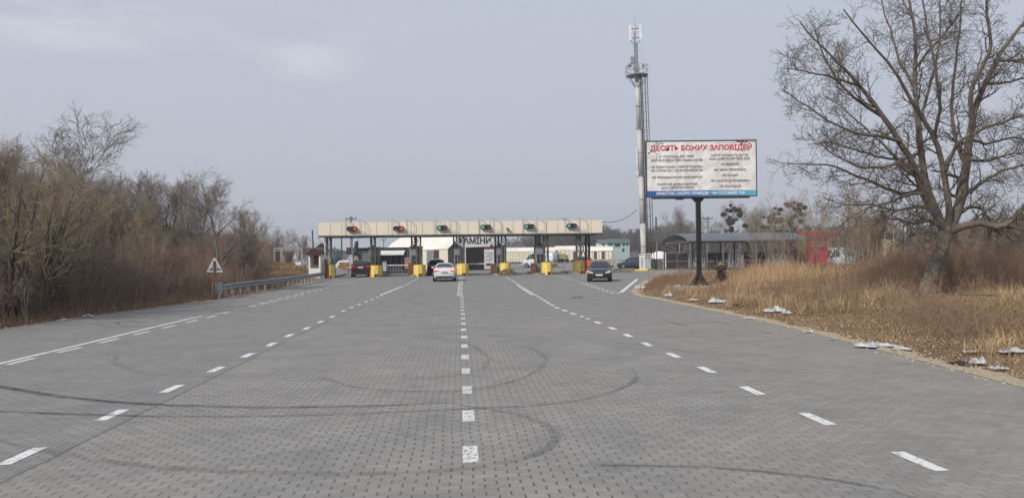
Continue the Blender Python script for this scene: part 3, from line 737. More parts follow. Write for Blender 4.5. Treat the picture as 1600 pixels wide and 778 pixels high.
for (cx, cy, cz, rr_) in ((-.95, -.5, 26.15, .26),):
    mb.prism([(cx+rr_*math.cos(i*math.pi/8), cz+rr_*math.sin(i*math.pi/8)) for i in range(16)], cy-.1, cy+.1, 'y')
mb.bar((-.95, -.3, 26.15), (-.2, 0, 26.2), .03); mb.build('dish', M_grey, tt_)
mb = MB(); mb.bar((.1, 0, 29.0), (1.3, 0, PZ+1.2), .01); mb.bar((-.1, 0, 29.0), (-1.2, 0, PZ+1.2), .01); mb.build('guy_wire', M_dark, tt_)
mb = MB(); mb.box(-.50, -.36, -.3, .05, 13.3, 15.6); mb.box(-.56, -.345, -.3, .1, 12.1, 12.6); mb.build('side_box', M_white, tt_)
# cabinets at its foot
def P2(px, py, Y): return AY(px, py, Y)
def cab(px0, px1, pyt, pyb, Y, dep, name, lab, cat, m_, extra=None, group=None):
    a = P2(px0, pyb, Y); c = P2(px1, pyb, Y); z1 = P2((px0+px1)/2, pyt, Y).z; z0 = max(P2((px0+px1)/2, pyb, Y).z, 0)
    t_ = thing(name, lab, cat, ((a.x+c.x)/2, Y, z0), 0, group); x = (c.x-a.x)/2; h = z1-z0
    mb = MB(); mb.box(-x, x, 0, dep, 0, h); mb.build('body', m_, t_)
    if extra: extra(t_, x, h, dep)
    return t_
def ex1(t_, x, h, d):
    mb = MB(); mb.box(-x+.1, x-.45, -.03, -.003, .25, h-.35); mb.build('door', mat('grey_door', (.30, .32, .33), .5), t_)
    mb = MB(); mb.box(-x-.08, x+.08, -.1, d+.1, h+.002, h+.09); mb.build('roof', M_white, t_)
cab(1001, 1010, 398, 420.8, 93, 1.0, 'equipment_cabinet', 'tall white equipment cabinet with a grey door at the tower foot', 'cabinet', M_white, ex1)
def ex2(t_, x, h, d):
    mb = MB(); mb.box(-x+.06, x-.06, -.03, -.003, .15, h-.3); mb.build('door', mat('pale_grey', (.42, .44, .45), .5), t_)
    mb = MB(); mb.box(-x-.05, x+.05, -.05, d+.05, h+.002, h+.07); mb.build('roof', M_grey, t_)
cab(1008.5, 1017.5, 403, 420.6, 92.5, .9, 'equipment_cabinet', 'pale grey equipment cabinet right of the tower foot', 'cabinet', mat('pale_grey', (.42, .44, .45), .5), ex2)
def ex3(t_, x, h, d):
    mb = MB()
    for k in range(2): mb.box(-x+.05+k*x, -.05+k*x, -.03, -.003, .08, h-.08)
    mb.build('vent', M_grey, t_)
cab(1007.5, 1017, 396, 402, 92.6, .6, 'equipment_box', 'twin white radio boxes mounted above the pale grey cabinet', 'radio box', M_white, ex3)
cab(1017.5, 1021.5, 407, 420, 92.8, .6, 'equipment_box', 'narrow dark teal box at the right of the tower cabinets', 'box', mat('teal_box', (.05, .08, .085), .6), ex3)
# kerb blocks at its foot
for (a, c, t0, b0, m_, l, gy) in ((957, 992, 419.5, 425, mat('mossy_concrete', (.17, .15, .085), .9, .25, 1.5), 'long low mossy kerb block left of the tower foot', 89), (992.3, 1012.5, 421.3, 426.0, M_yel, 'low yellow kerb block in front of the tower cabinets', 88), (1012.8, 1023, 421, 425.5, MATS['mossy_concrete'] if 'mossy_concrete' in MATS else M_conc, 'short low mossy kerb block right of the yellow kerb block', 88.4)):
    pa, pb = P2(a, b0, gy), P2(c, b0, gy); h = P2(a, t0, gy).z
    mb = MB(); x = (pb.x-pa.x)/2; mb.prism([(-.25, 0), (.25, 0), (.25, max(h, .2)-.06), (.19, max(h, .2)), (-.19, max(h, .2)), (-.25, max(h, .2)-.06)], -x, x, 'x')
    o = mb.build('kerb_block', m_); o.location = ((pa.x+pb.x)/2, gy, 0); tag(o, l, 'kerb block')
# cable from the gantry to the tower
A = L2W(uR, VF+1, zt-.1); B = Vector((Tb.x-.9, Tb.y, P2(1000, 328, Tb.y).z))
pts = [A.lerp(B, k/24)-Vector((0, 0, 1.1*4*(k/24)*(1-k/24)*.55)) for k in range(25)]
P = np.array([[tuple(p) for p in pts]]); v_, f_ = tubes(P, np.full((1, 25), .035), 5)
o = link('overhead_cable', mesh_np('overhead_cable', v_, f_), M_black); tag(o, 'thin black cable sagging from the gantry end to the tower', 'cable')
# =================================================================== billboard
YB = 41.2
pb = P2(1094.5, 440, YB); zg = float(hgt(pb.x, YB))
bt = thing('billboard', 'large white billboard with red and grey Ukrainian text on one black post', 'billboard', (pb.x, YB, zg), 0)
x0 = P2(1010.5, 265, YB).x-pb.x; x1 = P2(1181, 265, YB).x-pb.x
z0 = P2(1096, 306.2, YB).z-zg; z1 = P2(1096, 220.8, YB).z-zg
m = bpy.data.materials.new('wrinkled_poster'); m.use_nodes = True; t = m.node_tree; b = t.nodes['Principled BSDF']
tcn = N(t, 'ShaderNodeTexCoord'); n = N(t, 'ShaderNodeTexNoise'); n.inputs['Scale'].default_value = 1.4; n.inputs['Detail'].default_value = 7; n.inputs['Distortion'].default_value = 1.2
t.links.new(tcn.outputs['Object'], n.inputs[0])
r = N(t, 'ShaderNodeValToRGB'); r.color_ramp.elements[0].position = .35; r.color_ramp.elements[1].position = .62
r.color_ramp.elements[0].color = (.60, .59, .58, 1); r.color_ramp.elements[1].color = (.82, .81, .80, 1); e = r.color_ramp.elements.new(.8); e.color = (.80, .74, .72, 1)
t.links.new(n.outputs[0], r.inputs[0]); t.links.new(r.outputs[0], b.inputs['Base Color'])
bp = N(t, 'ShaderNodeBump'); bp.inputs['Strength'].default_value = .9; bp.inputs['Distance'].default_value = .05
t.links.new(n.outputs[0], bp.inputs['Height']); t.links.new(bp.outputs[0], b.inputs['Normal']); b.inputs['Roughness'].default_value = .6
M_post = m
mb = MB(); mb.box(x0, x1, -.02, .03, z0, z1); mb.build('poster', M_post, bt)
mb = MB(); fr_ = .05
mb.box(x0-fr_, x1+fr_, .035, .16, z0-fr_, z1+fr_); mb.box(x0-fr_, x1+fr_, -.05, .03, z1+.003, z1+fr_); mb.box(x0-fr_, x1+fr_, -.05, .03, z0-fr_, z0-.003)
mb.box(x0-fr_, x0-.003, -.05, .03, z0, z1); mb.box(x1+.003, x1+fr_, -.05, .03, z0, z1)
mb.build('frame', M_dark, bt)
m = bpy.data.materials.new('blue_band'); m.use_nodes = True; t = m.node_tree; b = t.nodes['Principled BSDF']
tcn = N(t, 'ShaderNodeTexCoord'); s_ = N(t, 'ShaderNodeSeparateXYZ'); t.links.new(tcn.outputs['Object'], s_.inputs[0])
mr = N(t, 'ShaderNodeMapRange'); mr.inputs[1].default_value = x0; mr.inputs[2].default_value = x1; t.links.new(s_.outputs[0], mr.inputs[0])
r = N(t, 'ShaderNodeValToRGB'); r.color_ramp.elements[0].color = (.02, .09, .33, 1); r.color_ramp.elements[1].color = (.13, .42, .56, 1); e = r.color_ramp.elements.new(.5); e.color = (.03, .19, .46, 1)
t.links.new(mr.outputs[0], r.inputs[0]); t.links.new(r.outputs[0], b.inputs['Base Color']); b.inputs['Roughness'].default_value = .5
H = z1-z0; W = x1-x0
mb = MB(); mb.box(x0, x1, -.028, -.022, z0, z0+H*.098); mb.build('band', m, bt)
mb = MB(); mb.box(-.12, .12, -.09+.25, .15+.25, 0, z0-.3); mb.prism([(-.12, z0-.35), (.12, z0-.35), (.38, z0-.07), (-.38, z0-.07)], .12, .44, 'y'); mb.box(x0+.3, x1-.3, .17, .3, z0-.05-.08, z0-.055)
mb.build('post', mat('black_paint', (.014, .014, .016), .45, .1, 1), bt)
mb = MB()
for k in range(4):
    a_ = math.pi/4+k*math.pi/2; c_, s_ = math.cos(a_), math.sin(a_); mb.add([(.12*c_, .28+.12*s_, .75), (.62*c_, .28+.62*s_, .1), (.12*c_, .28+.12*s_, .1), (.12*c_-.03*s_, .28+.12*s_+.03*c_, .75), (.62*c_-.03*s_, .28+.62*s_+.03*c_, .1), (.12*c_-.03*s_, .28+.12*s_+.03*c_, .1)], [(0, 1, 2), (5, 4, 3), (0, 3, 4, 1), (1, 4, 5, 2), (2, 5, 3, 0)])
mb.build('stiffener', MATS['black_paint'], bt)
mb = MB(); mb.box(-1.6, 1.9, -.9, 1.5, -.45, .10); mb.build('footing', M_conc, bt)
mb = MB(); mb.box(-1.35, -.95, -.35, -.1, z0-.22, z0-.06); mb.bar((-1.15, -.2, z0-.05), (-1.15, .1, z0), .02); mb.build('floodlight', M_black, bt)
M_red = mat('red_print', (.50, .055, .085), .6, .08, 3); M_gtx = mat('grey_print', (.20, .19, .21), .6, .2, 4); M_wtx = mat('white_print', (.78, .78, .78), .6, .02)
def bx_(px): return x0+(px-70)/(1282-70)*W           # from the enlarged view of the panel
def bz_(py, px=650): return z0+(685-py-(px-650)*-.0165)/(685-78)*H
def line(txt, pxl, pxr, py, size, m_, bold=.004, y=-.034):
    return text_mesh(txt, size, m_, bt, (bx_((pxl+pxr)/2), y, z0+(1-(py-80)/(680-80))*H), FRONT, bold=bold, width=bx_(pxr)-bx_(pxl))
line('ДЕСЯТЬ БОЖИХ ЗАПОВІДЕЙ', 112, 1240, 156, .385, M_red, .011)
for txt, a_, c_, y_ in (('Я - ГОСПОДЬ, БОГ ТВІЙ,', 208, 600, 246), ('ХАЙ НЕ БУДЕ В ТЕБЕ ІНШИХ БОГІВ!', 118, 694, 288), ('НЕ РОБИ РІЗЬБИ І НІЯКОЇ ПОДОБИ,', 120, 690, 360), ('НЕ СЛУЖИ ЇМ І НЕ ВКЛОНЯЙСЯ ЇМ!', 120, 692, 400),
                        ("НЕ ПРИЗИВАЙ БОЖЕ ІМ'Я МАРНО!", 128, 684, 474), ("ПАМ'ЯТАЙ ДЕНЬ СУБОТНІЙ,", 182, 634, 550), ('ЩОБ СВЯТИТИ ЙОГО!', 228, 588, 588),
                        ('ШАНУЙ БАТЬКА ТА МАТІР,', 780, 1200, 238), ('ЩОБ ДОВГІ БУЛИ ТВОЇ ДНІ!', 766, 1216, 277), ('НЕ ВБИВАЙ!', 890, 1090, 337), ('НЕ ЧИНИ ПЕРЕЛЮБУ!', 816, 1170, 398), ('НЕ КРАДИ!', 906, 1080, 458),
                        ('НЕ СВІДЧИ НЕПРАВДИВО!', 780, 1204, 518), ('НЕ ПОЖАДАЙ!', 876, 1110, 578)):
    line(txt, a_, c_, y_, .165, M_gtx, .003)
for px, py in ((404, 216), (404, 324), (404, 436), (404, 514), (990, 206), (990, 305), (990, 365), (990, 428), (990, 488), (990, 547)):
    line('*', px-6, px+6, py, .14, M_red, .004)
line('ХРИСТОС СКОРО ПРИЙДЕ!  ЧИ ГОТОВИЙ ТИ?', 170, 1156, 653, .20, M_wtx, .006)
# faded printed branches and blossoms at the corners
mb = MB()
def twig2(pts, w_):
    for p, q in zip(pts, pts[1:]):
        a_ = Vector((bx_(p[0]), -.0245, z0+(1-(p[1]-80)/600)*H)); c_ = Vector((bx_(q[0]), -.0245, z0+(1-(q[1]-80)/600)*H)); d = (c_-a_).normalized(); s_ = Vector((-d.z, 0, d.x))*w_
        mb.add([a_+s_, a_-s_, c_-s_, c_+s_], [(0, 1, 2, 3)])
twig2([(1278, 95), (1200, 90), (1120, 98), (1060, 85)], .014); twig2([(1060, 108), (1010, 104), (900, 96), (820, 108)], .009); twig2([(1215, 175), (1200, 205)], .01); twig2([(80, 205), (140, 190), (190, 215), (180, 270)], .013); pass
twig2([(170, 84), (230, 110), (270, 100)], .012)
mb.build('printed_branch', mat('branch_print', (.10, .085, .09), .7), bt)
def blots(name, m_, L):
    mb = MB()
    for px, py, r_ in L:
        c_ = (bx_(px), z0+(1-(py-80)/600)*H); n = 9; pts = [(c_[0]+r_*random.uniform(.6, 1.1)*math.cos(2*math.pi*i/n), min(c_[1]+r_*.8*random.uniform(.6, 1.1)*math.sin(2*math.pi*i/n), z1-.005)) for i in range(n)]
        o_ = len(mb.v); mb.add([(p[0], -.0235-.0003*random.random(), p[1]) for p in pts], [tuple(range(n))])
    return mb.build(name, m_, bt)
blots('printed_blossom', mat('blossom_print', (.40, .07, .10), .7, .2, 3), [(1100, 92, .10), (1125, 115, .09), (1180, 88, .07), (1140, 90, .12), (1075, 88, .07)])
blots('printed_leaf', mat('leaf_print', (.12, .12, .12), .7), [(95, 208, .07), (1185, 90, .07), (1165, 108, .05)])
blots('printed_stain', mat('stain_print', (.33, .52, .50), .7, .1, 3), [(190, 105, .13), (235, 100, .10), (160, 112, .08)])
# =================================================================== cars
M_tyre = mat('tyre_rubber', (.018, .018, .019), .85, .1, 8); M_rim = mat('alloy_rim', (.35, .35, .36), .35, .1, 4, metal=.8)
M_hl = mat('headlight_glass', (.62, .64, .66), .12, .05, 4); M_tl = mat('tail_lamp', (.42, .02, .025), .25, .05, 4); M_tlon = mat('brake_lamp', (.6, .03, .03), .25, .0, 4, emit=(1, .06, .06, .6))
M_plate = mat('licence_plate', (.62, .63, .62), .5, .05, 6); M_trim = mat('dark_trim', (.03, .03, .032), .6, .1, 3); M_chrome = mat('chrome_trim', (.5, .5, .5), .2, .02, 2, metal=1)
def carpaint(name, col, rough=.28):
    m = mat(name, col, rough, .03, 2); b = m.node_tree.nodes['Principled BSDF']; b.inputs['Coat Weight'].default_value = .6; b.inputs['Coat Roughness'].default_value = .08; return m
SEDAN = dict(L=4.9, hw=.93, st=[(-2.45, .42, .78, .80, .70, .60), (-2.38, .27, .90, .93, .80, .66), (-2.2, .22, 1.0, 1.04, .86, .72), (-1.75, .2, 1.04, 1.09, .90, .74), (-1.0, .2, 1.02, 1.40, .93, .60), (-.3, .2, 1.0, 1.45, .93, .62), (.35, .2, .99, 1.43, .93, .61), (1.05, .2, .97, 1.02, .92, .74), (1.7, .22, .88, .92, .90, .74), (2.25, .25, .74, .79, .84, .68), (2.45, .35, .6, .66, .70, .58)], rear=(3, 4), front=(6, 7), side=(4, 5, 6), qs=(3, 7), wh=(-1.45, 1.42), wr=.33, tz=.86, hz=.66)
HATCH = dict(L=4.2, hw=.90, st=[(-2.1, .4, .85, .9, .72, .62), (-2.02, .27, .95, 1.02, .82, .68), (-1.9, .22, 1.0, 1.1, .87, .72), (-1.5, .2, 1.02, 1.46, .89, .60), (-.6, .2, 1.01, 1.54, .90, .64), (.1, .2, 1.0, 1.52, .90, .63), (.45, .2, .99, 1.44, .90, .62), (1.15, .2, .98, 1.03, .89, .74), (1.6, .22, .90, .95, .87, .72), (1.98, .25, .74, .80, .82, .66), (2.1, .33, .6, .66, .68, .58)], rear=(2, 3), front=(6, 7), side=(3, 4, 5, 6), qs=(2, 7), wh=(-1.25, 1.3), wr=.31, tz=.98, hz=.72)
SUV = dict(L=4.7, hw=.95, st=[(-2.35, .45, .95, 1.0, .76, .66), (-2.28, .3, 1.08, 1.14, .86, .74), (-2.15, .25, 1.12, 1.25, .91, .76), (-1.85, .24, 1.13, 1.60, .93, .66), (-.8, .24, 1.12, 1.68, .95, .68), (.1, .24, 1.11, 1.67, .95, .68), (.45, .24, 1.10, 1.58, .95, .67), (1.1, .24, 1.08, 1.13, .94, .78), (1.7, .26, 1.0, 1.06, .92, .76), (2.2, .3, .86, .92, .86, .72), (2.35, .4, .7, .78, .74, .62)], rear=(2, 3), front=(6, 7), side=(3, 4, 5, 6), qs=(2, 7), wh=(-1.4, 1.45), wr=.37, tz=1.12, hz=.84)
VAN = dict(L=5.6, hw=1.0, st=[(-2.8, .4, 1.3, 2.2, .92, .80), (-2.7, .3, 1.3, 2.32, .98, .84), (-2.3, .25, 1.3, 2.38, 1.0, .86), (-.9, .25, 1.3, 2.4, 1.0, .86), (.3, .25, 1.3, 2.4, 1.0, .86), (1.0, .25, 1.28, 2.34, 1.0, .84), (1.25, .25, 1.26, 2.22, 1.0, .82), (2.0, .25, 1.2, 1.28, .98, .84), (2.5, .28, 1.0, 1.06, .95, .80), (2.75, .32, .8, .86, .9, .74), (2.85, .4, .62, .7, .8, .66)], rear=None, front=(6, 7), side=(4, 5, 6), qs=(None, 7), wh=(-1.7, 1.8), wr=.36, tz=1.2, hz=.86)
def make_car(spec, paint, lab, cat='car', loc=(0, 0, 0), rz=0, group=None, brake=False, name='car', plate=M_plate):
    t_ = thing(name, lab, cat, loc, rz, group); S = spec['st']
    def sec(s):
        y, zb_, zl, zt_, hw, ht = s; zm = zb_+.55*(zl-zb_)
        return [(0, y, zb_), (hw*.86, y, zb_), (hw*.97, y, zb_+.12), (hw, y, zm), (hw*.965, y, zl), (ht, y, zt_), (ht*.6, y, zt_+(.05 if zt_-zl > .2 else .025)), (0, y, zt_+(.07 if zt_-zl > .2 else .04))]
    rings = []
    for s in S:
        h = sec(s); rings.append(h+[(-x, y, z) for x, y, z in h[-2:0:-1]])
    n = len(rings[0]); V = [p for r_ in rings for p in r_]; Fs = []
    for i in range(len(S)-1):
        for j in range(n): Fs.append((i*n+j, (i+1)*n+j, (i+1)*n+(j+1) % n, i*n+(j+1) % n))
    Fs.append(tuple(range(n))); Fs.append(tuple(range((len(S)-1)*n+n-1, (len(S)-1)*n-1, -1)))
    mb = MB(); mb.add(V, Fs); o = mb.build('body', paint, t_, smooth=True)
    bv = o.modifiers.new('sub', 'SUBSURF'); bv.levels = 1; bv.render_levels = 1; bv.subdivision_type = 'SIMPLE'
    def patch(pts, inset=.06, off=.012):
        c_ = sum((Vector(p) for p in pts), Vector())/len(pts); nrm = (Vector(pts[1])-Vector(pts[0])).cross(Vector(pts[-1])-Vector(pts[0])).normalized()
        if nrm.dot(c_-Vector((0, 0, .8))) < 0: nrm = -nrm
        return [Vector(p).lerp(c_, inset)+nrm*off for p in pts]
    gl = MB()
    for i0, i1 in ((spec['rear'], 0), (spec['front'], 1)):
        pass
    for k in ('rear', 'front'):
        if not spec[k]: continue
        a, b_ = sec(S[spec[k][0]]), sec(S[spec[k][1]]); o2 = 5
        A = [a[5], a[6], a[7], (-a[6][0], a[6][1], a[6][2]), (-a[5][0], a[5][1], a[5][2])]; B = [b_[5], b_[6], b_[7], (-b_[6][0], b_[6][1], b_[6][2]), (-b_[5][0], b_[5][1], b_[5][2])]
        cA = [Vector(p)*1 for p in A]; cB = [Vector(p)*1 for p in B]
        off = Vector((0, (.02 if k == 'front' else -.02), .02))
        P0 = [p.lerp(q, .08)+off for p, q in zip(cA, cB)]; P1 = [p.lerp(q, .90)+off for p, q in zip(cA, cB)]
        for L_ in (P0, P1):
            for p in L_: p.x *= .93
        g = MB(); g.add(P0+P1, [(i, i+1, i+6, i+5) for i in range(4)]); g.build('windscreen' if k == 'front' else 'rear_window', M_glass, t_)
    ids = list(spec['side'])
    for sx in (-1, 1):
        for i in range(len(ids)-1):
            a, b_ = sec(S[ids[i]]), sec(S[ids[i+1]])
            pts = [a[4], b_[4], b_[5], a[5]]; pts = [Vector((sx*p[0], p[1], p[2])) for p in pts]
            q = [pts[0].lerp(pts[3], .08).lerp(pts[1].lerp(pts[2], .08), .05), pts[1].lerp(pts[2], .08).lerp(pts[0].lerp(pts[3], .08), .05), pts[2].lerp(pts[1], .12).lerp(pts[3], .05), pts[3].lerp(pts[0], .12).lerp(pts[2], .05)]
            q = [p+Vector((sx*.012, 0, .004)) for p in q]; g = MB(); g.add(q, [(0, 1, 2, 3)]); g.build('side_window', M_glass, t_)
        for qs, rf in ((spec['qs'][0], 1), (spec['qs'][1], -1)):      # quarter glass triangles
            if qs is None: continue
            a, b_ = sec(S[qs]), sec(S[qs+rf]); pts = [Vector((sx*a[4][0], a[4][1], a[4][2]+.04)), Vector((sx*b_[4][0], b_[4][1], b_[4][2]+.04)), Vector((sx*b_[5][0], b_[5][1], b_[5][2]-.05))]
            c_ = sum(pts, Vector())/3; q = [p.lerp(c_, .1)+Vector((sx*.012, 0, 0)) for p in pts]; g = MB(); g.add(q, [(0, 1, 2)]); g.build('side_window', M_glass, t_)
        for wy in spec['wh']:
            wr = spec['wr']; xo = spec['hw']
            g = MB(); g.prism([(wy+(wr+.05)*math.cos(k*math.pi/10), wr+(wr+.05)*math.sin(k*math.pi/10)) for k in range(20)], *sorted((sx*(xo-.3), sx*(xo+.004))), 'x'); g.build('wheel_arch', M_black, t_)
            g = MB(); g.prism([(wy+wr*math.cos(k*math.pi/10), wr+wr*math.sin(k*math.pi/10)) for k in range(20)], *sorted((sx*(xo-.22), sx*(xo+.012))), 'x'); wh = g.build('wheel', M_tyre, t_)
            g = MB(); g.prism([(wy+wr*.64*math.cos(k*math.pi/10), wr+wr*.64*math.sin(k*math.pi/10)) for k in range(20)], *sorted((sx*(xo+.014), sx*(xo+.022))), 'x'); g.build('rim', M_rim, wh)
        mz = S[spec['front'][1]][2]+.06; my = S[spec['front'][1]][0]-.25
        g = MB(); g.prism([(sx*(xo-.05), mz), (sx*(xo+.17), mz+.02), (sx*(xo+.19), mz+.14), (sx*(xo+.03), mz+.15)], my-.08, my+.06, 'y'); g.build('mirror', paint, t_)
        # lamps
        yr_, yf_ = S[0][0], S[-1][0]; tz, hz = spec['tz'], spec['hz']
        g = MB(); g.prism([(sx*.38, tz-.03), (sx*(xo-.10), tz-.07), (sx*(xo-.06), tz+.07), (sx*.42, tz+.05)] if spec is SEDAN else [(sx*.52, tz-.06), (sx*(xo-.10), tz-.12), (sx*(xo-.09), tz+.12), (sx*.60, tz+.08)], yr_-.005, yr_+.35, 'y'); g.build('tail_light', M_tlon if brake else M_tl, t_)
        g = MB(); g.prism([(sx*.42, hz-.09), (sx*(xo-.12), hz-.03), (sx*(xo-.06), hz+.13), (sx*.50, hz+.02)], yf_-.35, yf_+.01, 'y'); g.build('headlight', M_hl, t_)
    yr_, yf_ = S[0][0], S[-1][0]
    g = MB(); g.box(-.26, .26, yr_-.035, yr_-.02, tz-.16, tz-.05); g.build('licence_plate', plate, t_)
    g = MB(); g.box(-.26, .26, yf_+.05, yf_+.065, hz-.26, hz-.14); g.build('licence_plate', M_plate, t_)
    g = MB(); g.prism([(-.72, .28), (.72, .28), (.78, .44), (-.78, .44)], yr_-.012, yr_+.3, 'y'); g.build('rear_bumper', M_trim, t_)
    g = MB(); g.prism([(-.55, .26), (.55, .26), (.66, .36), (-.66, .36)], yf_-.3, yf_+.03, 'y'); g.prism([(-.34, hz-.12), (.34, hz-.12), (.40, hz+.0), (-.40, hz+.0)], yf_-.3, yf_+.012, 'y'); g.build('grille', M_trim, t_)
    g = MB(); g.box(-.36, .36, yf_+.015, yf_+.03, hz-.03, hz-.005); g.build('grille_bar', M_chrome, t_)
    return t_
W_ = lambda px, py: G(px, py)
p = W_(691, 440); make_car(SEDAN, carpaint('white_car_paint', (.62, .63, .64)), 'white sedan seen from behind with its brake lights glowing red', loc=(p.x, p.y+2.3, 0), rz=R(5), brake=True, name='sedan_car', plate=mat('green_plate', (.20, .27, .24), .5))
p = W_(940.5, 440.5); make_car(HATCH, carpaint('navy_car_paint', (.012, .014, .022)), 'dark navy hatchback facing the camera beside the orange upright box', loc=(p.x+.1, p.y+2.1, 0), rz=R(172), name='hatchback_car')
p = W_(556, 433.5); make_car(SUV, carpaint('red_car_paint', (.028, .006, .009)), 'dark red car seen from behind in the leftmost lane under the canopy', loc=(p.x+.05, p.y+2.6, 0), rz=R(9), name='suv_car')
p = W_(677.5, 431); make_car(SUV, carpaint('black_car_paint', (.010, .010, .014)), 'black car half hidden behind the white sedan under the canopy', loc=(p.x, p.y+3.6, 0), rz=R(3), name='suv_car')
p = AY(469.5, 415, 150); make_car(SEDAN, MATS['white_car_paint'], 'small white car on the far road left of the red roofed booth', loc=(p.x, 150, 0), rz=R(12), name='sedan_car')
p = AY(990, 418, 97.5); make_car(HATCH, carpaint('blue_car_paint', (.03, .045, .09)), 'dark blue car parked sideways left of the tower cabinets', loc=(p.x, 97.5, .12), rz=R(78), name='hatchback_car')
p = W_(846, 419); make_car(VAN, MATS['white_car_paint'], 'white van partly hidden by the rightmost grey booth', 'van', loc=(p.x-.1, 118, 0), rz=R(62), name='delivery_van')
p = AY(1316, 405, 84); make_car(VAN, MATS['white_car_paint'], 'white van behind the thin saplings beside the red kiosk', 'van', loc=(p.x, 86, .0), rz=R(118), name='delivery_van')
p = AY(926, 403.5, 215); make_car(SEDAN, MATS['white_car_paint'], 'tiny white car parked beside the cream hangar with grey end wall', loc=(p.x, 215, 0), rz=R(180), name='sedan_car')
# =================================================================== guardrail, warning sign, guard booth
gp = [(343, 467), (362, 462.5), (385, 458.5), (410, 455), (440, 450), (470, 444.5), (505, 437.5)]
GPt = resample([tuple(G(*q)) for q in gp], 41)
t0 = GPt[0]
gr = thing('guardrail', 'galvanised steel guardrail curving along the left road edge beyond the triangular sign', 'guardrail', tuple(t0))
M_galv = mat('galvanised_steel', (.20, .225, .25), .45, .12, 2, metal=.35)
mb = MB(); prof = [(.0, .40), (.05, .44), (.05, .50), (.0, .55), (.0, .58), (.05, .62), (.05, .68), (.0, .73)]
V = []; Fs = []
for i, p in enumerate(GPt):
    d = Vector(GPt[min(i+1, 40)]-GPt[max(i-1, 0)]); d.z = 0; d.normalize(); s_ = Vector((d.y, -d.x, 0))
    for o_, z in prof:
        q = Vector(p)-Vector(t0)+s_*(o_+.09); V.append((q.x, q.y, z))
k = len(prof)
for i in range(40):
    for j in range(k-1): Fs.append((i*k+j, (i+1)*k+j, (i+1)*k+j+1, i*k+j+1))
mb.add(V, Fs); ra = mb.build('rail', M_galv, gr)
so_ = ra.modifiers.new('solid', 'SOLIDIFY'); so_.thickness = .012
for i in range(0, 41, 2):
    p = Vector(GPt[i])-Vector(t0); mb = MB(); mb.box(p.x-.05, p.x+.05, p.y-.06, p.y+.06, -.05, .72); mb.build('post', mat('pale_post', (.29, .28, .25), .7, .15, 2), gr)
mb = MB(); mb.box(-.30, .16, -.08, -.03, .28, .86); mb.box(-.34, -.28, -.1, 0, 0, .86); mb.build('end_plate', M_galv, gr)
p = G(335, 468); 
ws = thing('warning_sign', 'triangular road sign seen from its pale grey back on a brown post', 'sign', (p.x, p.y, 0))
Yw = p.y; zt_ = AY(334, 403.5, Yw).z; zb2 = AY(334, 424.5, Yw).z; hw_ = (346.5-321.5)/2*Yw/F_PX
def tri(mb, s, y0, y1, dz=0):
    pts = [(-hw_*s, zb2+dz), (-hw_*s*.93, zb2-.02+dz), (hw_*s*.93, zb2-.02+dz), (hw_*s, zb2+dz), (.05, zb2+(zt_-zb2)*s+dz), (-.05, zb2+(zt_-zb2)*s+dz)]
    mb.prism(pts, y0, y1, 'y'); return mb
tri(MB(), 1, .06, .085).build('plate', mat('sign_back', (.50, .51, .52), .5, .05, 2), ws)
tri(MB(), .62, .045, .058, .12).build('inner_panel', mat('sign_back_grey', (.24, .26, .28), .5, .08, 2), ws)
mb = MB(); mb.bar((0, 0, -.1), (0, 0, zt_-.12), .04, None, 8); mb.build('post', M_rust, ws)
mb = MB(); mb.box(-.3, .3, .0, .04, zb2+.12, zb2+.15); mb.build('clamp', M_rust, ws)
Yg = 71; a = AY(481.5, 430, Yg); c = AY(501.5, 430, Yg); xc = (a.x+c.x)/2; x = (c.x-a.x)/2
gb = thing('guard_booth', 'small white booth with a dark red barrel roof left of the gantry', 'booth', (xc, Yg, 0))
z_e = AY(491, 398.5, Yg).z; z_t = AY(491, 388, Yg).z; z_s = AY(491, 419, Yg).z
mb = MB(); mb.box(-x+.05, -x+.19, 0, 1.3, 0, z_e); mb.box(x-.19, x-.05, 0, 1.3, 0, z_e); mb.box(-x+.193, x-.193, 0, .08, 0, z_s); mb.box(-x+.193, x-.193, 1.2, 1.29, 0, z_s+.3); mb.build('wall', M_white, gb)
arc = [((x+.06)*math.cos(t_), z_e+(z_t-z_e)*math.sin(t_)) for t_ in np.linspace(0, math.pi, 15)]
mb = MB(); mb.prism(arc, -.15, 1.45, 'y'); mb.build('roof', mat('dark_red_roof', (.065, .02, .023), .45, .2, 3), gb)
mb = MB(); mb.box(-x+.25, x-.25, 1.1, 1.15, z_s+.303, z_e-.02); mb.build('back_panel', mat('brown_panel', (.20, .12, .075), .7), gb)
mb = MB(); mb.box(-x+.3, x-.3, .2, .9, z_s-.25, z_s+.02); mb.build('desk', M_black, gb)
# =================================================================== poles and lamps
def pole(px0, py0, px1, py1, Y, r, name, lab, cat, m_=M_dark, group=None, zmin=0, extra=None):
    a = AY(px0, py0, Y); c = AY(px1, py1, Y); z0 = max(a.z, zmin) if a.z > zmin else zmin; z0 = zmin
    t_ = thing(name, lab, cat, (a.x, Y, z0), 0, group); mb = MB(); mb.bar((0, 0, 0), (c.x-a.x, 0, c.z-z0), r, r*.7, 8); mb.build('pole', m_, t_)
    if extra: extra(t_, c.x-a.x, c.z-z0)
    return t_
pole(491, 392, 488, 359.5, 74, .09, 'flag_pole', 'thin dark leaning pole rising above the red roofed booth', 'pole')
def xarm(t_, x, z):
    mb = MB(); mb.box(x-.75, x+.75, -.05, .05, z-.5, z-.4); mb.box(x-.45, x+.45, -.05, .05, z-.95, z-.87)
    for k in (-.7, -.25, .25, .7): mb.box(x+k-.05, x+k+.05, -.05, .05, z-.397, z-.15)
    mb.build('crossarm', M_dark, t_)
M_pc = mat('pole_concrete', (.16, .155, .15), .9, .1, 1)
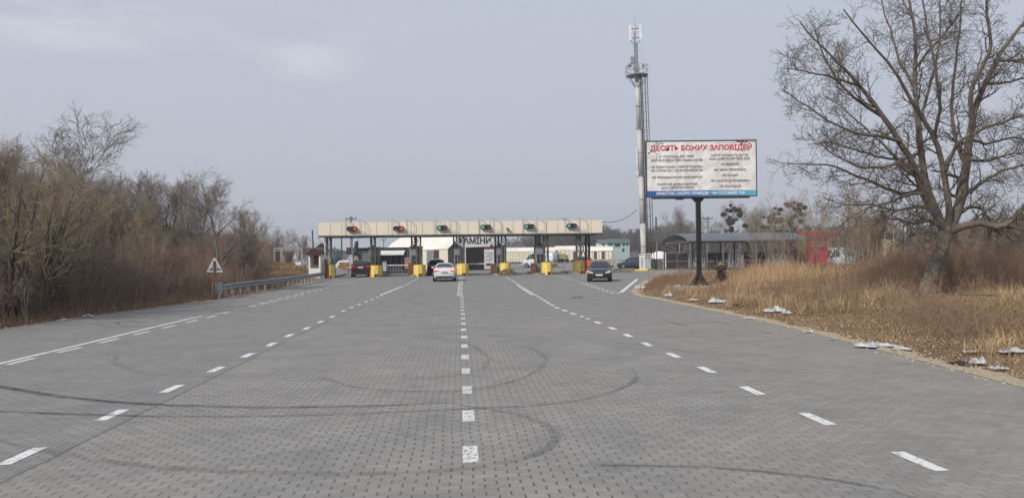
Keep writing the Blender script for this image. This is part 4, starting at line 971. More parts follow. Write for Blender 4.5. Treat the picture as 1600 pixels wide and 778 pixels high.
pole(548.5, 400, 548.5, 338, 105, .16, 'utility_pole', 'utility pole whose crossarms show above the left part of the fascia', 'utility pole', M_pc, extra=xarm)
pole(534, 400, 533.5, 356, 120, .14, 'utility_pole', 'dark utility pole seen through the leftmost lane opening', 'utility pole', M_dark, extra=xarm)
pole(599, 400, 599.5, 372.5, 190, .14, 'utility_pole', 'utility pole with crossarm left of the white barrel roof', 'utility pole', M_pc, extra=xarm)
pole(558.5, 400, 559.5, 372, 96, .06, 'street_lamp', 'thin street lamp behind the dark blue kiosk', 'street lamp', M_grey, extra=lambda t_, x, z: (lambda mb: (mb.box(x-.1, x+.6, -.06, .06, z-.02, z+.08), mb.build('lamp_head', M_grey, t_)))(MB()))
pole(550.5, 412, 550.2, 372, 88, .10, 'street_lamp', 'grey lamp post behind the red car', 'street lamp', M_grey, extra=lambda t_, x, z: (lambda mb: (mb.box(x-.28, x+.28, -.1, .1, z-.06, z+.1), mb.build('lamp_head', M_dark, t_)))(MB()))
pole(555.5, 390, 557.5, 377, 86, .28, 'vent_pipe', 'thick dark leaning pipe on the dark blue kiosk', 'pipe', M_dark, zmin=2.6)
pole(1106, 400, 1106, 338, 120, .13, 'utility_pole', 'utility pole just right of the billboard post', 'utility pole', M_pc, extra=xarm)
pole(1025.5, 400, 1025, 339, 210, .3, 'lattice_mast', 'distant thin lattice mast right of the cell tower', 'mast', M_dark)
for px, yt, yb_, Y, l in ((1026, 378, 402, 98, 'leftmost pale post, beside the dark mesh shelter'), (1061, 376, 395, 104, 'pale post under the shelter roof near its left end'), (1383, 352, 401, 62, 'thin white post behind the beige heap'), (1414.5, 354, 394, 62, 'white post left of the walnut trunk'), (1494, 362, 394, 62, 'bright white post just right of the walnut trunk'),
                          (1542.5, 362, 392, 62, 'dull white post farthest to the right'), (1396, 352, 380, 62.5, 'pale post rising behind the beige heap')):
    pole(px, yb_, px, yt, Y, .055 if Y < 90 else .08, 'white_post', l, 'post', M_white, group='white posts on the right', zmin=0)
# vehicle signal by the leftmost lane
def sigx(t_, x, z):
    mb = MB(); mb.box(x-.28, x+.22, -.12, .12, z-.75, z+.05); mb.build('housing', M_black, t_)
    for k in (0, 1, 2):
        mb = MB(); mb.prism([(x-.03+.09*math.cos(i*math.pi/6), z-.12-.23*k+.09*math.sin(i*math.pi/6)) for i in range(12)], -.14, -.123, 'y'); mb.build('lamp', M_off, t_)
pole(546, 412, 545.5, 387.5, 84, .05, 'traffic_light', 'small dark upright traffic light above the red car', 'traffic light', M_grey, extra=sigx)
# =================================================================== hangars, houses
M_cream = mat('cream_sheet', (.74, .68, .54), .7, .06, .4); M_roofw = mat('white_tarpaulin', (.76, .72, .64), .6, .06, .25); M_gable = mat('dark_gable', (.055, .055, .065), .7, .1, 1)
def hangar(name, lab, near, wid, leng, axis_ang, wall_h, peak, mw, mr, ribs=0, ridge=False, gable=None, cat='hangar'):
    """near: centre of the near gable; axis_ang: heading of the long axis (0 = +Y, positive to the left)"""
    t_ = thing(name, lab, cat, near, axis_ang)
    w2 = wid/2
    MB().box(-w2, -w2+.15, .15, leng-.15, 0, wall_h).build('side_wall', mw, t_); MB().box(w2-.15, w2, .15, leng-.15, 0, wall_h).build('side_wall', mw, t_)
    arc = [(w2, wall_h)]+[(w2*math.cos(a_), wall_h+(peak-wall_h)*math.sin(a_)**(.8)) for a_ in np.linspace(0, math.pi, 13)[1:-1]]+[(-w2, wall_h)] if not ridge else [(w2, wall_h), (w2*.5, wall_h+(peak-wall_h)*.6), (0, peak), (-w2*.5, wall_h+(peak-wall_h)*.6), (-w2, wall_h)]
    for y_ in (0, leng-.14): MB().prism([(-w2, 0), (w2, 0)]+arc[0:], y_, y_+.14, 'y').build('gable_wall', gable or mw, t_)
    outer = [(x*1.02, z+.10) for x, z in arc]
    V = [(x, -.12, z) for x, z in outer]+[(x, leng+.12, z) for x, z in outer]+[(x, -.12, z-.09) for x, z in outer]+[(x, leng+.12, z-.09) for x, z in outer]
    n = len(outer); Fs = [(i, i+1, n+i+1, n+i) for i in range(n-1)]+[(2*n+i, 3*n+i, 3*n+i+1, 2*n+i+1) for i in range(n-1)]+[(i, 2*n+i, 2*n+i+1, i+1) for i in range(n-1)]+[(n+i, n+i+1, 3*n+i+1, 3*n+i) for i in range(n-1)]+[(0, n, 3*n, 2*n), (n-1, 3*n-1, 4*n-1, 2*n-1)]
    mb = MB(); mb.add(V, Fs); mb.build('roof', mr, t_)
    if ribs:
        mb = MB()
        for k in range(ribs+1):
            y = .1+(leng-.2)*k/ribs
            mb.box(-w2-.06, -w2-.003, y-.06, y+.06, 0, wall_h); mb.box(w2+.003, w2+.06, y-.06, y+.06, 0, wall_h)
        mb.build('wall_ribs', mat('rib_brown', (.30, .26, .20), .8), t_)
    return t_
# the fireplace shop: dark gable front with the big white sign
Yk = 103
aL, aR = AY(699, 420, Yk).x, AY(777, 420, Yk).x; wk = aR-aL; zw = AY(738, 389, Yk).z; zp = AY(738, 358, Yk).z
ang = R(19.5)
hk = hangar('shop_hangar', 'large hangar with dark gable front, white roof and a big white sign reading КАМІНИ', ((aL+aR)/2, Yk, 0), wk*.99, 52, ang, zw, zp, M_cream, M_roofw, 0, True, M_gable, 'hangar')
# everything on the gable is set out in the gable's own frame
ca_, sa_ = math.cos(ang), math.sin(ang)
def onG(px, py):
    r = ray(px, py); nrm = Vector((-sa_, ca_, 0)); o_ = Vector(((aL+aR)/2, Yk, 0)); t_ = (o_-CAM).dot(nrm)/r.dot(nrm); q = CAM+r*t_-o_
    return q.x*ca_+q.y*sa_, q.z
def gpanel(px0, px1, py0, py1, y0, y1, name, m_, par=hk):
    x0_, z1_ = onG(px0, py0); x1_, z0_ = onG(px1, py1); mb = MB(); mb.box(x0_, x1_, y0, y1, max(z0_, .02), z1_); return mb.build(name, m_, par)
gpanel(727.5, 755.5, 386.5, 421, -.03, -.003, 'doorway', mat('door_shade', (.012, .012, .014), .8))  # near-black panel on the gable, painting the shade inside the open door
M_sw = mat('sign_white', (.68, .68, .67), .5, .04, 1); M_db = mat('brick_red_print', (.16, .05, .05), .7, .15, 2)
pts = [onG(*q) for q in ((712, 367.5), (764, 367.5), (773.5, 376), (764, 385.5), (757, 385.5), (730, 386.6), (712, 386.4))]
mb = MB(); mb.prism([(q[0], q[1]) for q in pts], -.10, -.04, 'y'); mb.build('sign_board', M_sw, hk)
pts = [onG(*q) for q in ((748, 363), (765, 366), (777, 377), (770, 372), (760, 367.3), (752, 367.2))]
mb = MB(); mb.prism(pts, -.07, -.033, 'y'); mb.build('sign_trim', M_db, hk)
pts = [onG(*q) for q in ((755, 386.2), (763, 384), (772, 387), (772, 389.5), (755, 389.5))]
mb = MB(); mb.prism(pts, -.06, -.033, 'y'); mb.build('sign_trim', M_db, hk)
gpanel(724, 728, 386.5, 420, -.05, -.003, 'door_jamb', M_sw)
gpanel(756.5, 772, 389.7, 420, -.06, -.003, 'poster', M_sw); gpanel(759, 768, 411.5, 415.5, -.075, -.065, 'poster_block', M_db)
for y_, a_, c_ in ((395, 758, 770), (398, 760.5, 770), (401, 757.5, 770), (404, 764, 770), (406.5, 759, 768)): gpanel(a_, c_, y_-.45, y_+.45, -.075, -.065, 'poster_line', M_gtx)
gpanel(711.5, 716.5, 393, 411, -.06, -.003, 'poster', M_sw); gpanel(711, 716, 387, 392, -.05, -.003, 'poster_block', M_db)
x0_, zz = onG(716, 377); x1_, _ = onG(766, 377); q1 = onG(724.6, 377)[0]; q2 = onG(766.5, 377)[0]; wl = (q2-q1)/5*6
text_mesh('КАМІНИ', 1.2, M_gtx if False else mat('black_print', (.03, .03, .035), .6), hk, (q2-wl/2, -.112, zz), (R(90), 0, 0), bold=.034, width=wl, ext=.01)
# side wall openings (left flank, local x = -w/2)
wk2 = wk*.99/2
for (y0, y1, z1_, m_) in ((9.0, 13.0, 2.9, mat('grey_shutter', (.20, .22, .24), .6)), (5.2, 8.6, 2.9, mat('brown_void', (.06, .035, .03), .8))):
    mb = MB(); mb.box(-wk2-.05, -wk2-.003, y0, y1, 0, z1_); mb.build('side_door', m_, hk)
# long cream hangars far right
Y3 = 235; a = AY(796, 404, Y3).x; c = AY(921, 404, Y3).x
def far_h(px0, px1, pe, pt, Y, dep, name, lab, ribs, gable=None, ang_=-90):
    a = AY(px0, 400, Y).x; c = AY(px1, 400, Y).x; t_ = hangar(name, lab, (a, Y+dep/2, 0), dep, c-a, R(ang_), AY((px0+px1)/2, pe, Y).z, AY((px0+px1)/2, pt, Y+dep/2).z, M_cream, M_roofw, ribs, False, gable); return t_
t_ = far_h(790, 868, 393.0, 387.0, 225, 9, 'long_hangar', 'long ribbed cream hangar seen between the middle gantry columns', 22)
t_ = far_h(869, 922, 391.0, 384.5, 232, 9, 'long_hangar', 'cream hangar with one dark door seen between the rightmost booth and the braced columns', 8)
a = AY(896.5, 400, 231.9).x; mb = MB(); mb.box(a-(AY(869, 400, 232).x), a-(AY(869, 400, 232).x)+.01, 0, .01, 0, .01)
mb = MB(); o_ = AY(869, 400, 232).x; xd = AY(896, 400, 232).x-o_; mb.box(4.51, 4.56, xd, xd+.9, 0, 2.9); mb.build('door', M_gable, t_)
t_ = far_h(925, 962, 392.0, 385.2, 180, 16, 'arched_hangar', 'small cream hangar with two dark doors and grey end wall left of the tower', 7, mat('grey_gable', (.27, .29, .25), .8, .1, .5), -96)
for q in (935.5, 947.5):
    xd = AY(q, 400, 180).x-AY(925, 400, 180).x; mb = MB(); mb.box(8.07, 8.12, xd-.35, xd+.35, 0, 2.6); mb.build('door', M_gable, t_)
def house(px0, px1, pe, pt, Y, dep, lab, mw, mr, wins, name='house', zb_=0, hip=False, rz=0, gw=None):
    a = AY(px0, 400, Y); c = AY(px1, 400, Y); w2 = (c.x-a.x)/2; ze = AY((px0+px1)/2, pe, Y).z; zp_ = AY((px0+px1)/2, pt, Y+dep/2).z
    t_ = thing(name, lab, 'house', ((a.x+c.x)/2, Y, zb_), rz)
    mb = MB(); mb.box(-w2, w2, 0, dep, 0, ze)
    if not hip:
        for x_ in (-w2, w2-.01): mb.add([(x_, 0, ze), (x_, dep, ze), (x_, dep/2, zp_-.2)], [(0, 1, 2), (2, 1, 0)])
    mb.build('wall', mw, t_)
    o_ = .4; mb = MB()
    if hip: mb.add([(-w2-o_, -o_, ze), (w2+o_, -o_, ze), (w2+o_, dep+o_, ze), (-w2-o_, dep+o_, ze), (-w2*.2, dep/2, zp_), (w2*.2, dep/2, zp_)], [(0, 1, 5, 4), (1, 2, 5), (2, 3, 4, 5), (3, 0, 4), (3, 2, 1, 0)])
    else:
        mb.add([(-w2-o_, -o_, ze-.1), (w2+o_, -o_, ze-.1), (w2+o_, dep/2, zp_), (-w2-o_, dep/2, zp_), (-w2-o_, dep+o_, ze-.1), (w2+o_, dep+o_, ze-.1),
                (-w2-o_, -o_, ze-.3), (w2+o_, -o_, ze-.3), (w2+o_, dep/2, zp_-.2), (-w2-o_, dep/2, zp_-.2), (-w2-o_, dep+o_, ze-.3), (w2+o_, dep+o_, ze-.3)],
               [(0, 1, 2, 3), (3, 2, 5, 4), (7, 6, 9, 8), (8, 9, 10, 11), (0, 6, 7, 1), (1, 7, 8, 2), (2, 8, 11, 5), (3, 9, 6, 0), (4, 10, 9, 3), (5, 11, 10, 4)])
    mb.build('roof', mr, t_)
    for (wx0, wx1, wz0, wz1) in wins:
        mb = MB(); mb.box(wx0*w2, wx1*w2, -.06, -.01, wz0*ze, wz1*ze); mb.build('window', M_glass, t_)
    return t_
M_gr = mat('green_roof', (.075, .11, .11), .6, .1, .4); M_dr = mat('dark_roof', (.06, .055, .06), .8, .1, .5)
h_ = house(951, 984, 379, 373, 250, 10, 'pale teal two storey house with a dark green roof behind the arched hangar', mat('teal_wall', (.33, .42, .40), .8, .05, .3), M_gr, [(-.85, -.65, .8, .95), (-.4, .1, .76, .98), (.35, .55, .8, .95), (.7, .85, .8, .95), (-.8, -.6, .45, .65), (.3, .5, .45, .65)])
house(937, 949.5, 379, 374.5, 249, 11, 'white gabled wing adjoining the pale teal house', M_white, M_gr, [(-.3, .3, .75, .92)])
house(797, 824, 387.5, 377, 300, 14, 'distant house with a dark pointed hip roof above the ribbed cream hangar', mat('brown_wall', (.16, .13, .12), .8), M_dr, [], hip=True)
house(500, 530, 393, 388, 260, 12, 'distant pale building left of the leftmost gantry column', mat('pale_wall', (.35, .35, .35), .8), M_dr, [(-.6, -.3, .5, .8)], hip=True)
house(468, 491, 386, 379, 190, 12, 'grey building with a dark flat roof above the red roofed booth', mat('grey_wall', (.17, .17, .175), .8, .05, .3), mat('grey_roof', (.30, .30, .31), .7), [(-.7, -.5, .6, .8), (-.2, 0, .6, .8), (.3, .5, .6, .8)])
# white pipe frame over the far road
t_ = thing('pipe_bridge', 'weathered white pipe frame spanning in front of the dark trees left of the booth', 'pipe frame', (AY(452, 400, 112).x, 112, 0))
f_ = lambda px, py: (AY(px, py, 112).x-AY(452, 400, 112).x, AY(px, py, 112).z)
mb = MB(); (xa, za), (xb, _) = f_(428, 388), f_(472, 388); _, zb3 = f_(450, 391)
mb.box(xa, xb, -.2, .0, za-.12, za+.12); mb.box(xa, xb, -.2, 0, zb3-.1, zb3+.05)
mb.build('beam', mat('weathered_white', (.26, .25, .235), .8, .2, 1.2), t_)
for px in (429, 440, 472):
    x_ = f_(px, 388)[0]; mb = MB(); mb.box(x_-.13, x_+.13, -.18, .02, 0, za-.13); mb.build('post', MATS['weathered_white'], t_)
# =================================================================== clutter behind the left lanes
M_blk = mat('dark_blue_kiosk', (.035, .042, .06), .6, .12, 1)
def exk(t_, x, h, d):
    mb = MB(); mb.box(-x-.15, x+.15, -.2, d+.2, h+.002, h+.14); mb.build('roof', M_dark, t_)
    mb = MB(); mb.box(x*.05, x*.85, -.05, -.003, h*.28, h*.80); mb.build('notice_board', mat('board_grey', (.12, .13, .14), .6), t_)
    for k in range(4):
        mb = MB(); mb.box(x*.15, x*.76, -.07, -.053, h*(.36+.11*k), h*(.39+.11*k)); mb.build('notice_strip', M_gtx, t_)
    mb = MB(); mb.box(-x*.8, -x*.2, -.05, -.003, h*.35, h*.75); mb.build('window', M_glass, t_)
cab(552, 579, 389, 419, 88.5, 3, 'dark_kiosk', 'dark blue kiosk with grey notice boards behind the red car', 'kiosk', M_blk, exk)
def exw(t_, x, h, d):
    mb = MB()
    for k in range(3): mb.box(-x+.08, x-.08, -.03, -.003, h*(.12+.3*k), h*(.32+.3*k))
    mb.build('panel', mat('pale_grey', (.42, .44, .45), .5), t_); mb = MB(); mb.box(-x-.05, x+.05, -.08, d+.05, h+.002, h+.08); mb.build('roof', M_grey, t_)
cab(545, 550.5, 397, 415, 86, .5, 'white_cabinet', 'narrow white ventilated cabinet under the small upright traffic light', 'cabinet', M_white, exw)
def exo(t_, x, h, d):
    mb = MB(); mb.box(-x*.6, x*.6, -.03, -.003, h*.3, h*.75); mb.build('picture', mat('brown_panel', (.2, .12, .075), .7), t_); mb = MB(); mb.prism([(-x-.05, h+.002), (x+.05, h+.002), (0, h+.3)], -.05, d+.05, 'y'); mb.build('roof', M_conc, t_)
cab(553, 559, 403.5, 413, 84, .5, 'ticket_box', 'small pale box with an orange brown front above the red car', 'box', mat('pale_brown', (.42, .33, .25), .7), exo)
def excr(t_, x, h, d):
    for k in range(4):
        mb = MB(); mb.box(-x, x, -.03, -.003, h*(.04+.25*k), h*(.20+.25*k)); mb.build('slat', mat('crate_slat', (.36, .20, .09), .8, .2, 4), t_)
cab(529.5, 535.5, 410, 420, 85, .6, 'wooden_crate', 'dark brown slatted crate left of the red car', 'crate', mat('crate_dark', (.14, .07, .04), .8), excr, 'crates left of the red car')
cab(536, 542.8, 411, 421, 85, .6, 'wooden_crate', 'orange brown slatted crate next to the red car', 'crate', mat('crate_light', (.30, .17, .09), .8), excr, 'crates left of the red car')
def ext(t_, x, h, d):
    mb = MB(); mb.box(-x*.8, x*.8, -.05, -.003, h*.45, h*.88); mb.build('windscreen', mat('teal_glass', (.05, .14, .15), .15), t_)
    mb = MB(); mb.box(-x*.9, x*.9, -.6, -.0532, h*.05, h*.4); mb.build('bonnet', M_dark, t_)
    for s in (-1, 1):
        mb = MB(); mb.prism([(.6*math.cos(i*math.pi/8)+.3, .6+.6*math.sin(i*math.pi/8)) for i in range(16)], *sorted((s*(x+.02), s*(x+.3))), 'x'); mb.build('wheel', M_tyre, t_)
cab(520, 527.5, 392.5, 416, 105, 2, 'tractor', 'teal windowed tractor cab parked beyond the leftmost lane', 'tractor', mat('dark_teal', (.05, .09, .09), .6), ext)
# white folded tarp / excavator arm shape
t_ = thing('loader_arm', 'small white angled loader beyond the leftmost lane', 'loader', (AY(528, 410, 92).x, 92, 0))
mb = MB(); mb.bar((-.6, 0, .3), (.2, 0, 1.5), .22); mb.bar((.2, 0, 1.5), (1.6, 0, 1.6), .2); mb.bar((1.6, 0, 1.6), (1.95, 0, 2.6), .12); mb.build('arm', M_white, t_)
mb = MB(); mb.box(-.9, -.3, -.3, .3, 0, 1.0); mb.box(.5, 1.3, -.3, .5, .3, 1.3); mb.build('body', M_grey, t_)
# awning pavilion
Yp = 91; a = AY(592, 420, Yp).x; c = AY(633, 420, Yp).x; x = (c-a)/2; h = AY(612, 386.5, Yp).z
pv = thing('awning_pavilion', 'dark glazed pavilion with a pale awning between the two leftmost booths', 'pavilion', ((a+c)/2, Yp, 0))
mb = MB(); mb.box(-x, x, 1.2, 4.5, 0, h-.12); mb.build('body', mat('pavilion_dark', (.05, .055, .06), .6), pv)
mb = MB(); mb.box(-x-.1, x+.1, .3, 4.8, h-.118, h); mb.box(-x, x, .35, .45, h-.75, h-.121); mb.build('roof', M_dark, pv)
za = AY(612, 392.5, Yp).z; zc = AY(612, 396, Yp).z
mb = MB(); mb.add([(-x, .34, za+.08), (x, .34, za+.08), (x, -.9, zc+.05), (-x, -.9, zc+.05), (-x, -.9, zc-.2), (x, -.9, zc-.2), (-x, .34, za), (x, .34, za), (x, -.9, zc), (-x, -.9, zc)], [(3, 2, 1, 0), (2, 3, 4, 5), (6, 7, 8, 9)]); mb.build('awning', M_white, pv)
for k in range(5):
    xx = -x+.15+(2*x-.3)*k/4; mb = MB(); mb.box(xx-.06, xx+.06, .2, .32, 0, h-.76); mb.build('post', M_dark, pv)
for k in range(4):
    xx = -x+.35+(2*x-.3)*k/4; mb = MB(); mb.box(xx, xx+.42, 1.12, 1.197, .9, 2.1); mb.build('window', mat('glass_sheen', (.12, .15, .17), .1), pv)
mb = MB()
for z in (.55, .95): mb.box(-x+.2, x-.2, -1.3, -1.24, z, z+.05)
for k in range(9): mb.box(-x+.2+(2*x-.46)*k/8, -x+.26+(2*x-.46)*k/8, -1.3, -1.24, 0, .95)
o = mb.build('railing', M_grey); o.location = ((a+c)/2, Yp, 0); tag(o, 'low grey metal railing in front of the awning pavilion', 'railing')
cab(632.5, 641, 404, 420, 90, 1.2, 'brick_pillar', 'pale brick coloured pillar at the right end of the awning pavilion', 'pillar', mat('brick_pale', (.33, .19, .13), .85, .15, 3), lambda t_, x, h, d: (lambda mb: (mb.box(-x-.05, x+.05, -.05, d+.05, h+.002, h+.1), mb.build('cap', M_conc, t_)))(MB()))
cab(598, 603, 409, 423, 86, .5, 'white_cabinet', 'slanted white box at the left end of the awning pavilion', 'cabinet', M_white, exw)
# vehicles far behind the rightmost lanes
def truck(px0, px1, py0, py1, Y, lab, mc, mbx):
    a = AY(px0, py1, Y).x; c = AY(px1, py1, Y).x; L_ = c-a; t_ = thing('parked_truck', lab, 'truck', (a, Y, 0)); h = AY(px0, py0, Y).z
    mb = MB(); mb.box(0, L_*.72, 0, 2.4, .8, h); mb.build('cargo_box', mbx, t_)
    mb = MB(); mb.prism([(L_*.74, .6), (L_, .6), (L_, 1.6), (L_*.95, h*.86), (L_*.74, h*.86)], .1, 2.3, 'y'); mb.build('cab', mc, t_)
    mb = MB(); mb.prism([(L_*.80, 1.6), (L_*.97, 1.6), (L_*.94, h*.8), (L_*.80, h*.8)], .07, .098, 'y'); mb.build('window', M_glass, t_)
    for x_ in (L_*.12, L_*.3, L_*.88):
        mb = MB(); mb.prism([(x_+.5*math.cos(i*math.pi/8), .5+.5*math.sin(i*math.pi/8)) for i in range(16)], 0, 2.4, 'y'); mb.build('wheel', M_tyre, t_)
truck(857, 874, 396.5, 404, 180, 'grey blue box truck far behind the rightmost booth', mat('truck_blue', (.07, .10, .13), .6), mat('truck_blue', (.07, .10, .13), .6))
truck(875, 888, 396.5, 404, 178, 'dull yellow green truck right of the grey blue truck', mat('truck_olive', (.26, .25, .12), .6), mat('truck_olive', (.26, .25, .12), .6))
p = AY(908, 404, 170); make_car(SEDAN, carpaint('black_car_paint', (.01, .01, .014)), 'small dark car seen between the braced columns', loc=(p.x, 170, 0), rz=R(95), name='sedan_car')
# low white wall line in front of the hangars
# =================================================================== concrete fences on the right
def panel_fence(px0, px1, pt, pb_, Y0, Y1, n, lab, m_, patt=True, name='concrete_fence'):
    A = AY(px0, pb_, Y0); B = AY(px1, pb_, Y1); A.z = B.z = 0; d = B-A; L_ = d.length; rz = math.atan2(d.y, d.x); h = AY(px0, pt, Y0).z
    t_ = thing(name, lab, 'fence', A, rz)
    for k in range(n):
        a, c = L_*k/n, L_*(k+1)/n
        mb = MB(); mb.box(a+.07, c-.07, -.03, .03, 0, h-.08)
        if patt:
            mb.box(a+.2, c-.2, -.045, -.031, h-.24, h-.16); mb.box(a+.2, c-.2, -.045, -.031, .1, .16)
            for q in range(3):
                cx = a+(c-a)*(q+.5)/3; r_ = min(.28, h*.24)
                for i in range(10):
                    t0_, t1_ = 2*math.pi*i/10, 2*math.pi*(i+1)/10; mb.bar((cx+r_*1.3*math.cos(t0_), -.035, h*.47+r_*math.sin(t0_)), (cx+r_*1.3*math.cos(t1_), -.035, h*.47+r_*math.sin(t1_)), .022)
        mb.build('panel', m_, t_)
    for k in range(n+1):
        mb = MB(); mb.box(L_*k/n-.068, L_*k/n+.068, -.07, .07, 0, h); mb.build('post', m_, t_)
    return t_
M_fen = mat('fence_concrete', (.33, .31, .28), .9, .12, 2, bump=.3)
panel_fence(922, 1036, 404.5, 420, 99.5, 97, 7, 'patterned grey concrete panel fence behind the tower foot', M_fen)
panel_fence(1012, 1240, 421.5, 432.5, 67.5, 64.9, 9, 'low patterned concrete fence behind the billboard', mat('low_fence', (.28, .26, .225), .9, .15, 2, bump=.3), True)
# white tarpaulin hump behind the fence
a = AY(1030, 416, 103); o = lump('covered_heap', M_white, (a.x, 103, 0), 2.3, 2.3, 'white tarpaulin covered heap behind the fence left of the mesh shelter', 'heap', 9, rough=.12)
# =================================================================== shelter with curved roof
Ys = 84.; Ye = 99.; aL_ = AY(1078, 376, Ys).x; aR_ = AY(1262, 376, Ys).x; Ls = aR_-aL_; ze = AY(1100, 375.5, Ys).z; zp_ = AY(1055, 365.5, (Ys+Ye)/2).z
sh = thing('curved_shelter', 'long open shelter with a grey curved roof behind the billboard post', 'shelter', (aL_, Ys, 0))
arc = [(y, ze+(zp_-ze)*math.sin(math.pi*y/(Ye-Ys))**.7) for y in np.linspace(0, Ye-Ys, 15)]
V = []; n = len(arc)
for x_ in (-.3, Ls): V += [(x_, y, z) for y, z in arc]+[(x_, y, z-.12) for y, z in arc]
Fs = [(i, 2*n+i, 2*n+i+1, i+1) for i in range(n-1)]+[(n+i, n+i+1, 3*n+i+1, 3*n+i) for i in range(n-1)]+[(i, i+1, n+i+1, n+i) for i in range(n-1)]+[(2*n+i, 3*n+i, 3*n+i+1, 2*n+i+1) for i in range(n-1)]+[(0, n, 3*n, 2*n), (n-1, 3*n-1, 4*n-1, 2*n-1)]
mb = MB(); mb.add(V, Fs); mb.build('roof', mat('shelter_roof', (.115, .12, .135), .5, .12, .5), sh)
for i in range(8):
    x_ = .1+(Ls-.3)*i/7
    for y_ in (.3, Ye-Ys-.3):
        mb = MB(); mb.box(x_-.08, x_+.08, y_-.08, y_+.08, 0, ze-.0); mb.bar((x_, y_, ze-1.2), (x_+.9, y_, ze-.1), .05); mb.build('column', mat('shelter_post', (.13, .125, .12), .6), sh)
mb = MB(); mb.box(0, Ls, .25, .35, ze-.2, ze-.13); mb.box(0, .1, .4, Ye-Ys-.4, ze-.2, ze-.13)
for i in range(8):
    x_ = .1+(Ls-.3)*i/7; mb.bar((x_, .3, ze-.15), (x_, (Ye-Ys)/2, ze+.1), .04); mb.bar((x_, Ye-Ys-.3, ze-.15), (x_, (Ye-Ys)/2, ze+.1), .04)
mb.build('truss', M_grey, sh)
M_mesh = mat('dark_mesh', (.035, .033, .034), .9, .1, 4)
for (a, c, yt, yb_, Y, l) in ((1040.5, 1075.5, 395.5, 420.5, 92, 'dark mesh screen at the left end of the curved shelter'), (1101, 1137.5, 394.5, 419.5, 86, 'dark mesh screen just right of the billboard post'), (1161.5, 1199.5, 393, 417, 86, 'dark mesh screen farther right under the curved shelter'), (1247, 1262, 392, 402, 86, 'small dark screen left of the red kiosk')):
    xa, xb = AY(a, 400, Y).x, AY(c, 400, Y).x; z1_ = AY(a, yt, Y).z; x_ = (xb-xa)/2
    t_ = thing('mesh_screen', l, 'screen', ((xa+xb)/2, Y, 0), 0, 'dark screens under the shelter'); z0_ = .1 if yb_ > 410 else AY(a, yb_, Y).z
    mb = MB(); mb.box(-x_+.06, -.03, 0, .03, z0_+.05, z1_/2-.04); mb.box(.03, x_-.06, 0, .03, z0_+.05, z1_/2-.04); mb.box(-x_+.06, -.03, 0, .03, z1_/2+.04, z1_-.06); mb.box(.03, x_-.06, 0, .03, z1_/2+.04, z1_-.06); mb.build('infill', M_mesh, t_)
    mb = MB(); mb.box(-x_, x_, -.03, .06, z1_-.055, z1_); mb.box(-x_, x_, -.03, .06, z1_/2-.035, z1_/2+.035)
    for q in (-x_, -.025, x_-.055): mb.box(q, q+.055, -.034, .064, 0, z1_-.003)
    mb.build('frame', M_grey, t_)
# red roof sign and red kiosk
Yr = 88; a = AY(1240, 372, Yr).x; c = AY(1313, 372, Yr).x; z0_, z1_ = AY(1275, 371, Yr).z, AY(1275, 361, Yr).z
M_rs = mat('red_sign_paint', (.36, .032, .05), .6, .1, 2)
rs = thing('roof_sign', 'row of red open letter frames above the red kiosk, half hidden by saplings', 'sign', (a, Yr, 0))
mb = MB(); n = 14; st_ = (c-a)/n
for i in range(n):
    x_ = i*st_
    mb.box(x_, x_+.09, 0, .12, z0_, z1_); mb.bar((x_+.05, .06, z0_ if i % 2 else z1_), (x_+st_*.92, .06, z1_ if i % 2 else z0_), .06)
    if i % 3: mb.box(x_, x_+st_*.8, .003, .12, z1_-.1, z1_-.003)
    if i % 2: mb.bar((x_+.05, .06, z1_), (x_+st_*.92, .06, z0_), .06)
mb.box(0, c-a, .02, .1, z0_-.1, z0_-.003)
mb.build('letters', M_rs, rs)
mb = MB()
for i in range(5): mb.box((c-a)*i/4-.05, (c-a)*i/4+.05, .13, .22, 0, z0_+.2)
mb.build('support', M_grey, rs)
def exr(t_, x, h, d):
    mb = MB(); mb.box(-x*.8, x*.8, -.04, -.003, h*.62, h*.9); mb.build('panel', mat('red_panel', (.20, .025, .035), .6), t_)
    mb = MB(); mb.box(-x*.7, x*.7, -.07, -.043, h*.80, h*.83); mb.build('light_strip', M_conc, t_)
    mb = MB(); mb.box(-x*.5, x*.1, -.04, -.003, .1, h*.5); mb.build('door', mat('red_door', (.22, .025, .03), .6), t_)
cab(1265, 1294, 377, 413, 82, 2.2, 'red_kiosk', 'red kiosk behind the saplings left of the white van', 'kiosk', M_rs, exr)
# beige heap / yellow hut on the right
a = AY(1389, 388, 70)
lump('beige_heap', mat('beige_bales', (.50, .42, .27), .8, .2, 1.5, bump=.6), (a.x, 70, 0), 1.0, AY(1389, 374.5, 70).z, 'beige lumpy heap between the white posts', 'heap', 12, rough=.14, powr=.22)
a = AY(1580, 383, 90); lump('grey_heap', mat('grey_cover', (.40, .43, .42), .7, .1, 1.5), (a.x, 90, 0), 1.2, AY(1582, 379, 90).z, 'small pale grey cover among the brown stalks near the right edge', 'heap', 13, rough=.14, powr=.3)
